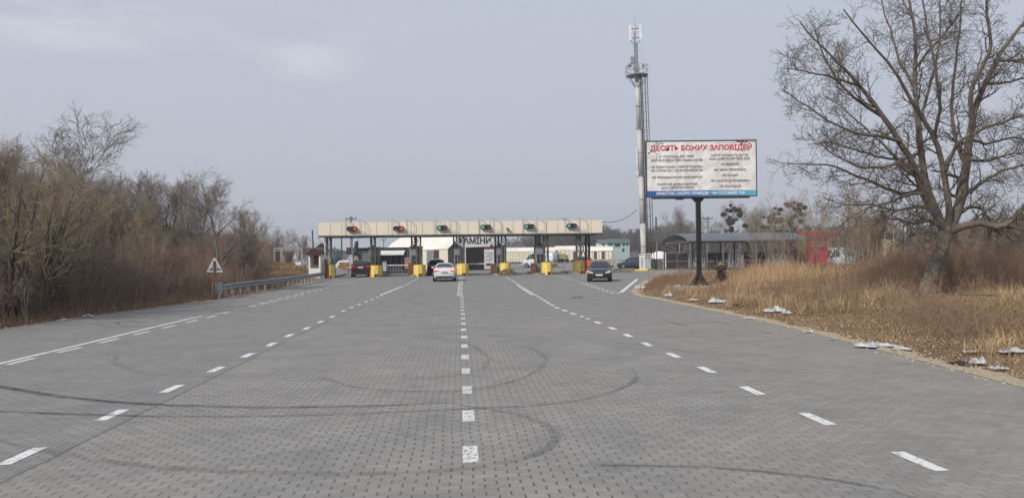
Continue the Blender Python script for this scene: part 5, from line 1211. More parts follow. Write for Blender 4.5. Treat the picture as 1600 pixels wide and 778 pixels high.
# =================================================================== trees
M_bark = mat('walnut_bark', (.235, .20, .155), .9, .28, 3.2, bump=1, bscale=11, col2=(.075, .062, .05))
M_limb = mat('walnut_limb', (.165, .14, .112), .9, .2, 4, col2=(.075, .064, .054))
M_twig = mat('walnut_twig', (.115, .096, .078), .9, .15, 3)
YW = 32.0
wb = AY(1450, 400, YW); wz = float(hgt(wb.x, YW))
wt = thing('walnut_tree', 'big bare walnut tree with a crooked leaning trunk in the dry grass on the right', 'tree', (wb.x, YW, wz))
def W3(px, py, d): p = AY(px, py, YW+d); return (p.x-wb.x, p.y-YW, p.z-wz)
rg2 = np.random.default_rng(5)
def limb(pts, r0, r1, K=16, jit=.03):
    a = np.array([W3(*p) for p in pts]); P = resample(a, K)
    P[1:-1] = (P[:-2]+2*P[1:-1]+P[2:])/4
    P[1:-1] += rg2.normal(size=(K-2, 3))*jit*.6
    r = (np.linspace(1, 0, K)**1.15*(r0-r1)+r1  )*.77
    return P, r/36.0
TR = limb([(1447, 470, 0), (1449, 450, 0), (1455, 430, 0), (1463, 410, 0), (1471, 392, 0), (1476, 374, 0), (1478, 358, 0), (1480, 345, 0)], 19, 13.5, 14, .0)
TR[1][:] = np.array([22, 18, 15.5, 14, 13.4, 13, 12.6, 12.2, 12, 12, 12.4, 13, 12, 8])/36*.82
LM = [
 ([(1476,362,0),(1462,334,-.2),(1448,308,-.4),(1438,285,-.6),(1425,250,-.9),(1405,220,-1.2),(1385,190,-1.4),(1365,160,-1.6),(1345,135,-1.8),(1325,113,-2),(1300,90,-2.2),(1270,60,-2.3),(1250,35,-2.4)], 9, 1.2),
 ([(1474,358,.1),(1460,325,.4),(1447,290,.7),(1442,260,.9),(1438,230,1),(1434,180,1.2),(1430,150,1.3),(1428,100,1.4),(1432,60,1.4),(1424,20,1.5),(1412,-40,1.6)], 8.5, 2.2),
 ([(1480,356,-.1),(1484,320,-.3),(1476,280,-.5),(1472,245,-.7),(1455,205,-1),(1432,175,-1.4),(1402,120,-1.8),(1380,85,-2),(1345,52,-2.2),(1318,15,-2.4)], 7, 1.2),
 ([(1484,356,.1),(1500,318,.3),(1508,290,.4),(1512,250,.5),(1515,215,.6),(1521,175,.8),(1540,130,1),(1555,100,1.1),(1576,60,1.2),(1600,38,1.2),(1630,5,1.3)], 10.5, 2.5),
 ([(1519,185,.7),(1513,150,.3),(1530,110,0),(1548,85,-.3),(1545,50,-.5),(1540,10,-.6),(1546,-40,-.7)], 5, 2),
 ([(1486,362,-.1),(1508,352,-.6),(1535,347,-1),(1556,357,-1.3),(1578,352,-1.4),(1592,330,-1.5),(1612,310,-1.6),(1645,286,-1.8)], 8, 3.5),
 ([(1494,334,.1),(1520,322,.5),(1536,328,.8),(1546,345,1),(1554,353,1),(1575,366,1.1)], 4.5, 1),
 ([(1472,354,0),(1450,343,-.6),(1435,349,-.9),(1416,348,-1.2),(1405,341,-1.4),(1380,342,-1.6)], 5.5, 1.5),
 ([(1410,345,-1.3),(1424,358,-1.5),(1440,372,-1.7)], 3, 2),
 ([(1452,308,-.3),(1430,300,-.8),(1400,312,-1.2),(1380,320,-1.5),(1355,325,-1.8),(1330,336,-2),(1308,360,-2.1)], 3.6, .8),
 ([(1446,296,.7),(1415,306,.3),(1390,298,0),(1362,284,-.3),(1330,272,-.6),(1300,257,-.8),(1262,258,-1),(1222,255,-1.2)], 4.6, .8),
 ([(1436,240,1),(1400,250,.8),(1360,242,.6),(1330,232,.5),(1300,222,.4),(1262,226,.2)], 3.2, .8),
 ([(1408,222,-1.2),(1375,212,-1.5),(1340,211,-1.8),(1300,192,-2),(1260,166,-2.3),(1225,142,-2.5)], 4, .8),
 ([(1345,135,-1.8),(1320,127,-2),(1290,118,-2.2),(1250,110,-2.4),(1224,108,-2.6)], 3, .7),
 ([(1378,182,-1.4),(1340,160,-1),(1310,130,-.8),(1285,85,-.6),(1272,40,-.5)], 3.5, 1),
 ([(1440,280,.8),(1410,255,1.6),(1380,225,2.2),(1350,200,2.6),(1320,170,2.9),(1290,150,3.1)], 3.8, 1),
 ([(1508,304,.4),(1540,282,1.2),(1565,266,1.7),(1600,258,2.2),(1645,250,2.6)], 4.6, 1.6),
 ([(1475,262,-.6),(1500,218,-1.2),(1545,198,-1.7),(1590,182,-2),(1650,180,-2.4)], 4, 1.6),
 ([(1435,190,1.2),(1450,150,1.8),(1462,100,2.2),(1470,50,2.5),(1468,-20,2.8)], 3.6, 1.5),
 ([(1430,140,1.3),(1405,95,1.8),(1392,50,2),(1375,-5,2.3)], 3.4, 1.2),
 ([(1558,95,1.1),(1590,95,1.6),(1640,82,2.1)], 3.6, 1.8), ([(1514,220,.6),(1545,225,1.4),(1580,215,2.2),(1640,222,3)], 3.4, 1.4),
 ([(1510,262,.5),(1490,215,1.2),(1485,165,1.8),(1492,110,2.2),(1500,40,2.6),(1505,-30,2.8)], 4.2, 1.6),
 ([(1466,336,-.1),(1440,320,1),(1400,332,2),(1360,318,2.8),(1320,322,3.3),(1285,308,3.7)], 3.8, .8),
 ([(1578,352,-1.4),(1600,360,-2),(1640,352,-2.6)], 3, 1.4), ([(1512,250,.5),(1540,252,-.6),(1580,240,-1.6),(1640,236,-2.4)], 3.4, 1.4),
 ([(1420,245,-.9),(1385,262,-1.6),(1340,262,-2.4),(1300,240,-3),(1262,210,-3.4)], 3.2, .7),
 ([(1538,132,1),(1570,130,1.8),(1610,120,2.4),(1650,118,2.9)], 3, 1.4), ([(1428,110,1.4),(1450,80,.6),(1480,50,0),(1505,10,-.5)], 3, 1.2),
 ([(1460,210,-1),(1470,170,-1.8),(1462,110,-2.4),(1450,50,-2.8),(1440,-10,-3)], 3.6, 1.4),
]
v_, f_ = tubes(TR[0][None], TR[1][None], 14)
o = link('trunk', mesh_np('trunk', v_, f_, True), M_bark, wt)
LP = [limb(*l) for l in LM]
P = np.array([l[0] for l in LP]); Rr = np.array([l[1] for l in LP])
v_, f_ = tubes(P, Rr, 9); o = link('limbs', mesh_np('limbs', v_, f_, True), mat('walnut_main_limb', (.185, .155, .118), .9, .25, 2.5, bump=.6, bscale=14, col2=(.07, .058, .047)), wt)
c1 = grow(P, Rr, 13, .12, .97, 1.5, R(50), .05, .17, 7, .42, .45, .6, .62, .011, rg2)
c2 = grow(c1[0], c1[1], 6, .12, .99, .82, R(50), .05, .24, 5, .6, .5, .6, .25, .0092, rg2)
c3 = grow(c2[0], c2[1], 3, .2, .99, .46, R(48), .04, .24, 4, .7, .6, .6, .3, .0072, rg2)
c4 = grow(c3[0], c3[1], 2, .3, .99, .22, R(48), .05, .3, 3, .8, .7, .6, .2, .0058, rg2)
v1, f1 = tubes(*c1, 4); v2, f2 = tubes(*c2, 3)
v_, f_ = join_vf([(v1, f1), (v2, f2)]); link('branches', mesh_np('branches', v_, f_), M_limb, wt)
v_, f_ = join_vf([tubes(*c3, 3), tubes(*c4, 3)]); link('crown', mesh_np('crown', v_, f_), M_twig, wt)
# ---- prototypes of the other bare trees (base at origin)
def bare_tree(h, stems, spread, seed, n=(9, 7, 6, 3), ln=(.42, .42, .45), ang=(42, 42, 42), trop=.10, wig=.12, r0=None, crook=.07, t0=.25, rmin=.006, flare=.0):
    rg = np.random.default_rng(seed); S = []; Rs = []
    r0 = r0 or h*.016
    for i in range(stems):
        a = rg.random()*6.28; ln_ = h*(.78+.22*rg.random())
        lean = spread*(.4+.6*rg.random()) if stems > 1 else spread
        K = 12; p = np.array([rg.normal()*.1*(stems > 1), rg.normal()*.1*(stems > 1), -.15]); d = np.array([math.cos(a)*math.sin(lean), math.sin(a)*math.sin(lean), math.cos(lean)]); P = [p.copy()]
        for k in range(K-1):
            d = d+rg.normal(size=3)*crook; d[2] += .03; d /= np.linalg.norm(d); p = p+d*ln_/(K-1); P.append(p.copy())
        S.append(P); r_ = r0*(1 if stems == 1 else .55+.3*rg.random()); Rs.append(r_*(1-.93*np.linspace(0, 1, K)))
    P = np.array(S); Rr = np.array(Rs)
    a1 = grow(P, Rr, n[0], t0, .98, h*ln[0], R(ang[0]), trop, wig, 8, .6, .3, .5, .55, rmin*1.8, rg)
    a2 = grow(a1[0], a1[1], n[1], .15, .98, h*ln[0]*ln[1], R(ang[1]), trop*.8, wig*1.2, 5, .6, .4, .5, .4, rmin*1.3, rg)
    a3 = grow(a2[0], a2[1], n[2], .15, .98, h*ln[0]*ln[1]*ln[2], R(ang[2]), trop*.6, wig*1.3, 3, .6, .5, .5, .3, rmin, rg)
    tr = join_vf([tubes(P, Rr, 7), tubes(*a1, 5)])
    L = [tubes(*a2, 3), tubes(*a3, 3)]
    if n[3]:
        a4 = grow(a3[0], a3[1], n[3], .2, .98, h*ln[0]*ln[1]*ln[2]*.5, R(40), trop*.5, wig*1.2, 3, .8, .6, .5, .2, rmin*.8, rg); L.append(tubes(*a4, 3))
    return tr, join_vf(L), a1
def barkmat(name, c1_, c2_): return mat(name, c1_, .9, .2, 1.5, col2=c2_)
B_dark = barkmat('dark_bark', (.085, .07, .058), (.045, .038, .033)); B_grey = barkmat('grey_bark', (.20, .18, .155), (.10, .088, .075)); B_pale = barkmat('pale_bark', (.36, .31, .25), (.20, .165, .13))
T_brown = barkmat('brown_twigs', (.29, .235, .18), (.185, .148, .115)); T_grey = barkmat('grey_twigs', (.25, .215, .185), (.16, .14, .12)); T_red = barkmat('reddish_twigs', (.30, .20, .15), (.21, .135, .105)); T_yel = barkmat('tan_twigs', (.36, .285, .19), (.24, .18, .12))
PROTO = {}
def proto(key, name, bm_, tm_, *a, **k):
    tr, cr_, a1 = bare_tree(*a, **k)
    PROTO[key] = (name, mesh_np('trunk', *tr, smooth=True), mesh_np('crown', *cr_), bm_, tm_, float(np.percentile(np.r_[cr_[0][:, 2]], 99.7)), a1)
proto('spread', 'bare_tree', B_grey, T_grey, 12, 1, .05, 21, n=(15, 9, 6, 4), ln=(.50, .42, .42), ang=(42, 38, 40), trop=.09, wig=.14, r0=.19, crook=.05, t0=.22, rmin=.012)
proto('spread2', 'bare_tree', B_grey, T_grey, 12, 3, .30, 22, n=(9, 8, 6, 2), ln=(.40, .42, .42), ang=(40, 40, 42), trop=.06, wig=.16, r0=.2, crook=.06, t0=.2, rmin=.009)
proto('willow', 'bare_tree', B_dark, T_brown, 9, 5, .34, 23, n=(9, 7, 6, 3), ln=(.40, .45, .45), ang=(34, 34, 36), trop=.10, wig=.13, r0=.15, crook=.06, t0=.12, rmin=.009)
proto('slim', 'bare_tree', B_dark, T_brown, 10, 2, .12, 24, n=(15, 7, 5, 2), ln=(.30, .42, .45), ang=(40, 38, 38), trop=.12, wig=.12, r0=.1, crook=.04, t0=.15, rmin=.008)
proto('oblique', 'bare_tree', B_dark, T_yel, 8, 6, .55, 25, n=(9, 6, 5, 2), ln=(.42, .42, .42), ang=(36, 38, 38), trop=.03, wig=.12, r0=.19, crook=.05, t0=.15, rmin=.008)
proto('bush', 'bare_shrub', B_dark, T_red, 5, 14, .42, 26, n=(9, 6, 6, 0), ln=(.36, .5, .5), ang=(28, 30, 34), trop=.12, wig=.10, r0=.055, crook=.07, t0=.12, rmin=.0085)
proto('bush2', 'bare_shrub', B_pale, T_brown, 5, 11, .36, 27, n=(9, 6, 6, 0), ln=(.36, .5, .5), ang=(30, 32, 34), trop=.12, wig=.12, r0=.08, crook=.12, t0=.15, rmin=.0085)
proto('sapling', 'sapling', B_pale, T_yel, 6, 3, .14, 28, n=(10, 5, 4, 0), ln=(.26, .45, .5), ang=(30, 34, 36), trop=.14, wig=.13, r0=.030, crook=.06, t0=.2, rmin=.006)
proto('mistle', 'mistletoe_tree', B_grey, T_grey, 12, 1, .05, 29, n=(12, 8, 6, 0), ln=(.46, .42, .42), ang=(44, 42, 42), trop=.06, wig=.15, r0=.15, crook=.05, t0=.25, rmin=.02)
def plant(key, px, top, Y, lab, cat='tree', group=None, rz=None, tilt=0, wide=1.0, zoff=0, gm=None):
    name, mt, mc, bm_, tm_, h0, _ = PROTO[key]
    x = AY(px, 400, Y).x; z = float(hgt(x, Y)); z = max(z, 0) if -20 < x < 400 and z < 0 else z
    H = AY(px, top, Y).z-z; s = H/(h0*1.02)
    t_ = thing(name, lab, cat, (x, Y, z+zoff), rz if rz is not None else random.random()*6.28, group)
    t_.scale = (s*wide, s*wide, s)
    a = link('trunk', mt, bm_, t_); b = link('crown', mc, tm_, t_); return t_
GL = 'bare trees of the wood left of the road'
plant('spread', 128, 163, 52, 'tallest bare tree of the left wood, its wide crown standing above the rest', rz=1.1, wide=1.35)
plant('spread', 336, 262, 46, 'broad bare tree behind the triangular road sign, its crown against the sky', rz=2.0, wide=1.3)
gl = 'dark bare tree among the tangled trees of the left wood'
for px, top, Y, k in ((24, 222, 25.5, 'oblique'), (66, 262, 27.5, 'oblique'), (-60, 205, 27, 'willow'), (18, 216, 29, 'slim'), (62, 245, 31, 'oblique'), (-20, 228, 34, 'slim'), (110, 268, 40, 'willow'), (155, 290, 42, 'willow'), (185, 300, 50, 'oblique'), (30, 240, 38, 'willow'),
                      (85, 255, 44, 'slim'), (225, 262, 60, 'slim'), (250, 272, 58, 'willow'), (205, 275, 64, 'willow'), (280, 285, 62, 'slim'), (300, 280, 70, 'willow'), (170, 275, 58, 'slim'), (135, 300, 48, 'oblique'),
                      (-100, 215, 30, 'oblique'), (0, 262, 44, 'willow'), (60, 280, 52, 'willow'), (232, 312, 52, 'willow'), (375, 318, 86, 'slim'),
                      (395, 325, 92, 'willow'), (415, 345, 104, 'slim'), (385, 350, 84, 'oblique'), (285, 345, 60, 'oblique'), (200, 330, 50, 'oblique'), (160, 335, 44, 'bush'), (100, 330, 40, 'bush')):
    if k == 'bush': plant(k, px, top, Y, 'tall reddish bare shrub in the left wood', 'shrub', 'tall shrubs of the left wood', wide=1.0)
    else: plant(k, px, top, Y, gl, 'tree', GL, wide=.95)
for px, top, Y, k in ((440, 352, 150, 'spread2'), (452, 357, 165, 'spread'), (468, 366, 170, 'willow'), (425, 362, 140, 'willow'), (432, 378, 118, 'bush'), (450, 384, 128, 'bush'), (410, 372, 112, 'willow')):
    plant(k, px, top, Y, 'far grey bare tree of the left wood beside the white pipe frame', 'tree', 'far trees by the white pipe frame')
for i in range(62):
    y = 24+82*random.random()**1.25; d_ = 1.6+9*random.random(); x = float(edgeL(y))-d_
    if 88 < y and x > -38: continue
    px = 800+x*F_PX/y
    if px > 418 or (y > 55 and px > 395): continue
    h = random.uniform(2.2, 3.3)+d_*.18
    hz_ = 398-(px-800)*.0122
    plant(random.choice(['bush', 'bush2', 'bush2']), px, hz_-(h-2.1)*F_PX/y, y, 'reddish brown bare shrub in the dense thicket along the left road edge', 'shrub', 'shrubs along the left road edge')
for px, Y, h in ((66, 26.5, 3.8), (92, 29, 3.2), (118, 30, 3.6), (143, 31.5, 5.6), (170, 33, 4), (196, 35, 4.4), (222, 36, 4.6), (240, 38, 4), (38, 25, 3.2)):
    plant('sapling', px, 405-(h-2.1)*F_PX/Y, Y, 'slender pale barked sapling standing out at the front of the left wood', 'sapling', 'pale saplings in front of the left wood')
# right hand side
for px, top, Y in ((1180, 334, 55), (1203, 318, 52), (1224, 296, 50), (1243, 310, 46), (1262, 290, 48), (1281, 306, 52), (1320, 280, 56), (1336, 296, 54), (1352, 284, 50), (1366, 305, 48), (1398, 318, 50), (1346, 312, 52), (1300, 300, 48)):
    plant('sapling', px, top, Y, 'thin pale sapling between the shelter and the walnut tree', 'sapling', 'saplings between the shelter and the walnut tree')
for px, top, Y in ((1345, 338, 58), (1362, 330, 56), (1425, 350, 66), (1455, 352, 60), (1510, 345, 56), (1550, 338, 54), (1590, 330, 52), (1530, 356, 50), (1575, 352, 48), (1625, 335, 50), (1250, 372, 56)):
    plant(random.choice(['bush', 'bush2']), px, top, Y, 'bare brown shrub behind the tall weeds on the right', 'shrub', 'shrubs behind the weeds on the right')
# mistletoe trees
rm = np.random.default_rng(77)
n = 420; ph = rm.normal(size=(n, 3)); ph /= np.linalg.norm(ph, axis=1, keepdims=True); rd_ = (.55+.5*rm.random(n))[:, None]*.42
tg = rm.normal(size=(n, 3))*.10; V = np.stack([ph*rd_-tg, ph*rd_+tg, ph*rd_*.6+rm.normal(size=(n, 3))*.05], 1).reshape(-1, 3)
ball = mesh_np('mistletoe', V, np.arange(n*3).reshape(-1, 3)); ball.materials.append(mat('mistletoe_green', (.125, .125, .09), .9, .2, 4))
_, _, _, _, _, _, A1 = PROTO['mistle']
for px, top, Y, l, nb in ((1142, 312, 120, 'bare tree full of dark mistletoe balls just right of the billboard panel', 26), (1206, 318, 118, 'bare tree full of mistletoe balls above the right half of the curved shelter', 30), (1248, 306, 112, 'bare tree full of mistletoe balls left of the red roof sign', 30), (1226, 326, 130, 'smaller mistletoe laden tree between two larger ones', 18)):
    t_ = plant('mistle', px, top, Y, l, 'tree', 'trees with mistletoe', wide=1.25)
    L_ = A1[0].reshape(-1, 3); L_ = A1[0][:, 3:].reshape(-1, 3); L_ = L_[L_[:, 2] > 4.6]
    for k in range(nb):
        p = L_[rm.integers(len(L_))]; o = bpy.data.objects.new('mistletoe', ball); C.objects.link(o); o.parent = t_; o.location = tuple(p+rm.normal(size=3)*.45); s = rm.uniform(.6, 1.25); o.scale = (s, s, s*.95)
for px, top, Y, k in ((1068, 320, 150, 'spread'), (1052, 328, 160, 'spread2'), (1088, 330, 155, 'spread2'), (1170, 322, 150, 'willow'), (1185, 326, 145, 'spread2'), (1040, 345, 200, 'spread'), (1120, 345, 160, 'spread')):
    plant(k, px, top, Y, 'grey bare tree rising behind the curved shelter', 'tree', 'bare trees behind the curved shelter')
# distant woods as masses
def wood(name, lab, spots, seed, tm_):
    tr, cr_, _ = bare_tree(10, 2, .15, seed, n=(9, 6, 4, 0), ln=(.36, .45, .5), ang=(36, 38, 40), trop=.1, wig=.13, r0=.16, crook=.05, t0=.1, rmin=.035)
    V, Fq = join_vf([tr, cr_]); rg = np.random.default_rng(seed+1); L = []
    for x, y, z, h in spots:
        a = rg.random()*6.28; c_, s_ = math.cos(a), math.sin(a); s = h/10; w_ = s*rg.uniform(1.0, 1.4)
        Q = np.stack([(V[:, 0]*c_-V[:, 1]*s_)*w_+x, (V[:, 0]*s_+V[:, 1]*c_)*w_+y, V[:, 2]*s+z], 1); L.append((Q, Fq))
    V, Fq = join_vf(L); return tag(link(name, mesh_np(name, V, Fq), tm_), lab, 'wood', kind='stuff')
T_far = barkmat('far_twigs', (.15, .135, .125), (.10, .092, .086))
def rng_spots(px0, px1, tops, Y0, Y1, n, seed):
    rg = np.random.default_rng(seed); L = []
    for i in range(n):
        f = (i+rg.random())/n; px = px0+(px1-px0)*f; Y = rg.uniform(Y0, Y1); top = np.interp(px, [a for a, _ in tops], [b for _, b in tops])+rg.uniform(-1, 9)
        p = AY(px, top, Y); L.append((p.x, Y, 0, max(p.z, 2)))
    return L
wood('distant_wood', 'grey mass of bare wood beyond the hangars and the shelter', rng_spots(822, 1075, [(822, 372), (850, 355), (880, 348), (930, 352), (960, 360), (1000, 362), (1075, 350)], 300, 380, 150, 3), 41, T_far)
wood('distant_wood', 'dark low wood behind the shelter, the red kiosk and the white posts', rng_spots(1010, 2150, [(1010, 372), (1070, 360), (1150, 362), (1250, 352), (1350, 350), (1450, 352), (1600, 340), (1660, 335), (2150, 330)], 128, 230, 350, 5), 43, T_far)
wood('distant_wood', 'faint far wood on the horizon behind the leftmost lanes', rng_spots(480, 830, [(480, 386), (560, 390), (700, 390), (790, 374), (830, 366)], 420, 520, 90, 7), 47, T_far)
# =================================================================== grass, weeds, thicket
def blades(n, xf, h, w_, bend, seed, seg=2):
    """xf(n, rg) -> x,y,scale ; ribbon blades"""
    rg = np.random.default_rng(seed); x, y, sc_ = xf(n, rg); n = len(x); z = hgt(x, y)
    hh = h[0]+(h[1]-h[0])*rg.random(n)**1.3; hh = hh*sc_
    a = rg.random(n)*6.283; b_ = rg.random(n)*bend[1]+bend[0]; ca_, sa_ = np.cos(a), np.sin(a)
    f = rg.random(n)*6.283; wx, wy = np.cos(f), np.sin(f); ww = w_*(.6+.8*rg.random(n))
    hh = hh*clear(x, y); base = np.stack([x, y, z-.02], 1); L = [];
    for k, (t_, wk_) in enumerate(((0, 1), (.5, .8), (1, 0))):
        ang_ = b_*t_
        c_ = base+np.stack([ca_*np.sin(ang_)*hh*t_, sa_*np.sin(ang_)*hh*t_, np.cos(ang_)*hh*t_+.0], 1)
        if wk_ > 0:
            o_ = np.stack([wx*ww*wk_/2, wy*ww*wk_/2, 0*ww], 1); L += [c_-o_, c_+o_]
        else: L.append(c_)
    V = np.stack(L, 1).reshape(-1, 3); I = np.arange(n)[:, None]*5
    return V, I+np.array([[0, 1, 3, 2]]), I+np.array([[2, 3, 4]])
def straw(name, pal): return mat(name, pal[0], .85, .1, .8, island=pal, spec=.2)
def inside(n, rg, y0, y1, d0, d1, py=1.4):
    y = y0+(y1-y0)*rg.random(n)**py; e = np.interp(y, RE[:, 0], RE[:, 1]); return e+d0+(d1-d0)*rg.random(n), y
def clear(x, y):      # thin growth close to and in front of the walnut trunk
    dx = np.abs(x-wb.x-(y-YW)*.30); return np.where((dx < 1.5) & (y < YW+1.2) & (y > YW-7), .30, 1.0)
def addgrass(name, lab, n, xf, h, w_, bend, seed, m_, cat='grass'):
    V, A, B = blades(n, xf, h, w_, bend, seed); return tag(link(name, mesh_np(name, V, [A, B]), m_), lab, cat, kind='stuff')
pal_straw = [(.38, .265, .15), (.23, .15, .09), (.46, .34, .21), (.18, .115, .07), (.31, .205, .12), (.22, .145, .095)]
pal_gold = [(.48, .34, .18), (.34, .22, .12), (.56, .42, .25), (.38, .25, .14)]
pal_brown = [(.27, .185, .13), (.34, .23, .16), (.21, .145, .105), (.40, .275, .185), (.26, .175, .125)]
pal_green = [(.28, .22, .10), (.38, .28, .15), (.23, .19, .085), (.42, .31, .18)]
def f1(n, rg):
    x, y = inside(n, rg, 9, 63, .15, 30, 1.5); e = np.interp(y, RE[:, 0], RE[:, 1]); s = .25+.75*np.clip((x-e-.6)/5.5, 0, 1); s *= .75+.5*(wav(x*.8, y*.8)); k = (s > .2) & (x/y < .95) & (wav(x*1.7+3, y*1.9) > -.62+.0*x); return x[k], y[k], s[k]
addgrass('dry_grass', 'short dry brown and straw grass on the right verge', 150000, f1, (.08, .34), .018, (.3, 1.1), 61, straw('straw_mix', pal_straw))
def f2(n, rg):     # taller golden tufts
    cx, cy = inside(1500, rg, 15, 62, 1.2, 26, 1.1); i = rg.integers(0, 1500, n); r_ = rg.normal(size=(2, n))*.22
    x, y = cx[i]+r_[0], cy[i]+r_[1]; s = (.6+.7*rg.random(1500))[i]; e = np.interp(y, RE[:, 0], RE[:, 1]); k = (x-e > .7) & (x/y < .95) & ((np.sin(x*.55+1.2*np.sin(y*.21))+np.sin(y*.37+x*.2) > .25) | (y > 36)); return x[k], y[k], s[k]*np.clip((x[k]-e[k])/5, .3, 1)*np.clip(.3+((x[k]-wb.x)**2+(y[k]-YW)**2)/8, .3, 1)
addgrass('dry_grass', 'golden tufts of taller dry grass on the right verge', 46000, f2, (.25, .72), .016, (.2, 1.2), 62, straw('gold_mix', pal_gold))
def f3(n, rg):     # reed like golden patch beyond the billboard
    px = rg.normal(1215, 62, n); y = rg.uniform(36, 57, n); x = (px-800)/F_PX*y; e = np.interp(y, RE[:, 0], RE[:, 1]); k = (x > e+1.5) & (px > 1112); return x[k], y[k], (.45+.55*np.clip((px[k]-1110)/60, 0, 1))*(.7+.4*wav(x[k]*1.1, y[k]))
addgrass('reeds', 'tall golden reeds right of the billboard foot', 15000, f3, (.7, 1.75), .026, (.05, .5), 63, straw('reed_gold', [(.50, .345, .19), (.38, .25, .14), (.57, .42, .25), (.31, .20, .12)]), 'reeds')
def f4(n, rg):     # leaf litter
    x, y = inside(n, rg, 9, 60, -.02, 16, 1.3); k = x/y < .95; return x[k], y[k], np.ones(k.sum())
addgrass('leaf_litter', 'flattened brown leaves and stalks close to the right road edge', 60000, f4, (.05, .16), .035, (1.1, .5), 64, straw('litter_mix', [(.28, .19, .12), (.38, .27, .17), (.18, .125, .085), (.46, .35, .23)]), 'leaf litter')
def f5(n, rg):     # greener mound by the walnut
    x = wb.x+1.5+rg.normal(size=n)*3.6; y = YW-4.5+rg.normal(size=n)*2.8; e = np.interp(y, RE[:, 0], RE[:, 1]); k = (x > e+2) & (y > 12); return x[k], y[k], (.7+.4*wav(x[k], y[k]))*np.clip(.25+((x[k]-wb.x)**2+(y[k]-YW)**2)/5, .25, 1)
addgrass('greenish_grass', 'yellow green grass on the low mound around the walnut trunk', 34000, f5, (.12, .38), .02, (.3, 1.1), 65, straw('green_mix', pal_green))
def f6(n, rg):     # left verge fringe
    y = 20+90*rg.random(n)**1.4; x = edgeL(y)-.15-2.6*rg.random(n)**1.3; return x, y, (.35+.6*rg.random(n)*np.clip((edgeL(y)-x), .3, 1))*np.where(y > 45, .6, 1)
addgrass('dry_grass', 'thin dry grass along the left road edge and under the guardrail', 30000, f6, (.2, .8), .018, (.15, .7), 66, straw('left_straw', [(.27, .18, .125), (.36, .25, .16), (.20, .13, .095), (.24, .155, .11)]))
def f7(n, rg):     # far embankment left
    x = rg.uniform(-50, -19, n); y = rg.uniform(72, 130, n); k = x < edgeL(y)-.3; return x[k], y[k], np.ones(k.sum())
addgrass('dry_grass', 'brown and olive grass on the bank left of the white booth', 26000, f7, (.15, .45), .05, (.2, .9), 67, straw('bank_mix', [(.30, .21, .10), (.38, .28, .14), (.24, .19, .09), (.20, .13, .08)]))
# stalky weeds: stems with side twigs
def weeds(name, lab, n, xf, hh, seed, m_, nb=4, lean=.16, r=.006, nb2=2, bl=.32):
    rg = np.random.default_rng(seed); x, y, s = xf(n, rg); n = len(x); z = hgt(x, y); H = (hh[0]+(hh[1]-hh[0])*rg.random(n))*s*clear(x, y); K = 4
    P = np.zeros((n, K, 3)); P[:, 0] = np.stack([x, y, z-.03], 1); D = np.stack([rg.normal(size=n)*lean, rg.normal(size=n)*lean, np.ones(n)], 1)
    for k in range(1, K): D = D+rg.normal(size=(n, 3))*.08; D /= np.linalg.norm(D, axis=1, keepdims=True); P[:, k] = P[:, k-1]+D*(H/(K-1))[:, None]
    Rr = np.repeat((r*(1-.6*np.linspace(0, 1, K)))[None], n, 0)
    L = [tubes(P, Rr, 3)]
    if nb:
        a = grow(P, Rr, nb, .3, .98, H*bl, R(30), .12, .12, 3, .8, .6, .5, .5, r*.55, rg); L.append(tubes(*a, 3))
        if nb2: b_ = grow(a[0], a[1], nb2, .2, .95, np.repeat(H, nb)*bl*.5, R(30), .1, .1, 2, .9, .7, .5, .3, r*.5, rg); L.append(tubes(*b_, 3))
    return tag(link(name, mesh_np(name, *join_vf(L)), m_), lab, 'weeds', kind='stuff')
def w1(n, rg):
    px = rg.uniform(1130, 1800, n); y = 33+25*rg.random(n)**.8; x = (px-800)/F_PX*y; e = np.interp(y, RE[:, 0], RE[:, 1]); ramp_ = np.clip((px-1150)/140, 0, 1)
    lim = np.interp(px, [1130, 1250, 1400, 1680, 1800], [46, 35, 32.5, 31.5, 31]); k = (y > lim) & (x > e+1.5) & ((x-wb.x)**2+(y-YW)**2 > 4); return x[k], y[k], (.5+.5*ramp_[k])*(.8+.25*wav(x[k]*.6, y[k]*.6))*np.interp(px[k], [1250, 1335, 1400], [.52, .52, 1])
weeds('tall_weeds', 'dense brown dead weeds between the right verge and the shelter', 20000, w1, (1.2, 2.5), 71, straw('weed_brown', pal_brown))
def w2(n, rg):
    x, y = inside(n, rg, 20, 60, 2.5, 24, 1.0); k = (x/y < .95) & (wav(x*.5+4, y*.5) > .1); return x[k], y[k], np.ones(k.sum())
weeds('scattered_weeds', 'scattered thin brown stalks on the right verge', 5200, w2, (.35, 1.25), 72, MATS['weed_brown'])
def w6(n, rg):
    cx, cy = inside(70, rg, 12, 38, 1.6, 16, 1.1); i = rg.integers(0, 70, n); x = cx[i]+rg.normal(size=n)*.5; y = cy[i]+rg.normal(size=n)*.6; e = np.interp(y, RE[:, 0], RE[:, 1]); k = (x-e > .8) & (x/y < .95); return x[k], y[k], (.5+.6*rg.random(70))[i][k]
weeds('brown_brush', 'ragged clumps of low reddish brown brush on the right verge', 4200, w6, (.3, .8), 76, straw('brush_red', [(.30, .20, .135), (.21, .14, .10), (.38, .26, .17)]), nb=5, lean=.35, r=.005)
def f8(n, rg):
    cx, cy = inside(85, rg, 12, 44, 1.2, 22, 1.1); i = rg.integers(0, 85, n); r_ = rg.normal(size=(2, n))*.16; x, y = cx[i]+r_[0], cy[i]+r_[1]; e = np.interp(y, RE[:, 0], RE[:, 1]); k = (x-e > .5) & (x/y < .95); return x[k], y[k], (.55+.6*rg.random(85))[i][k]
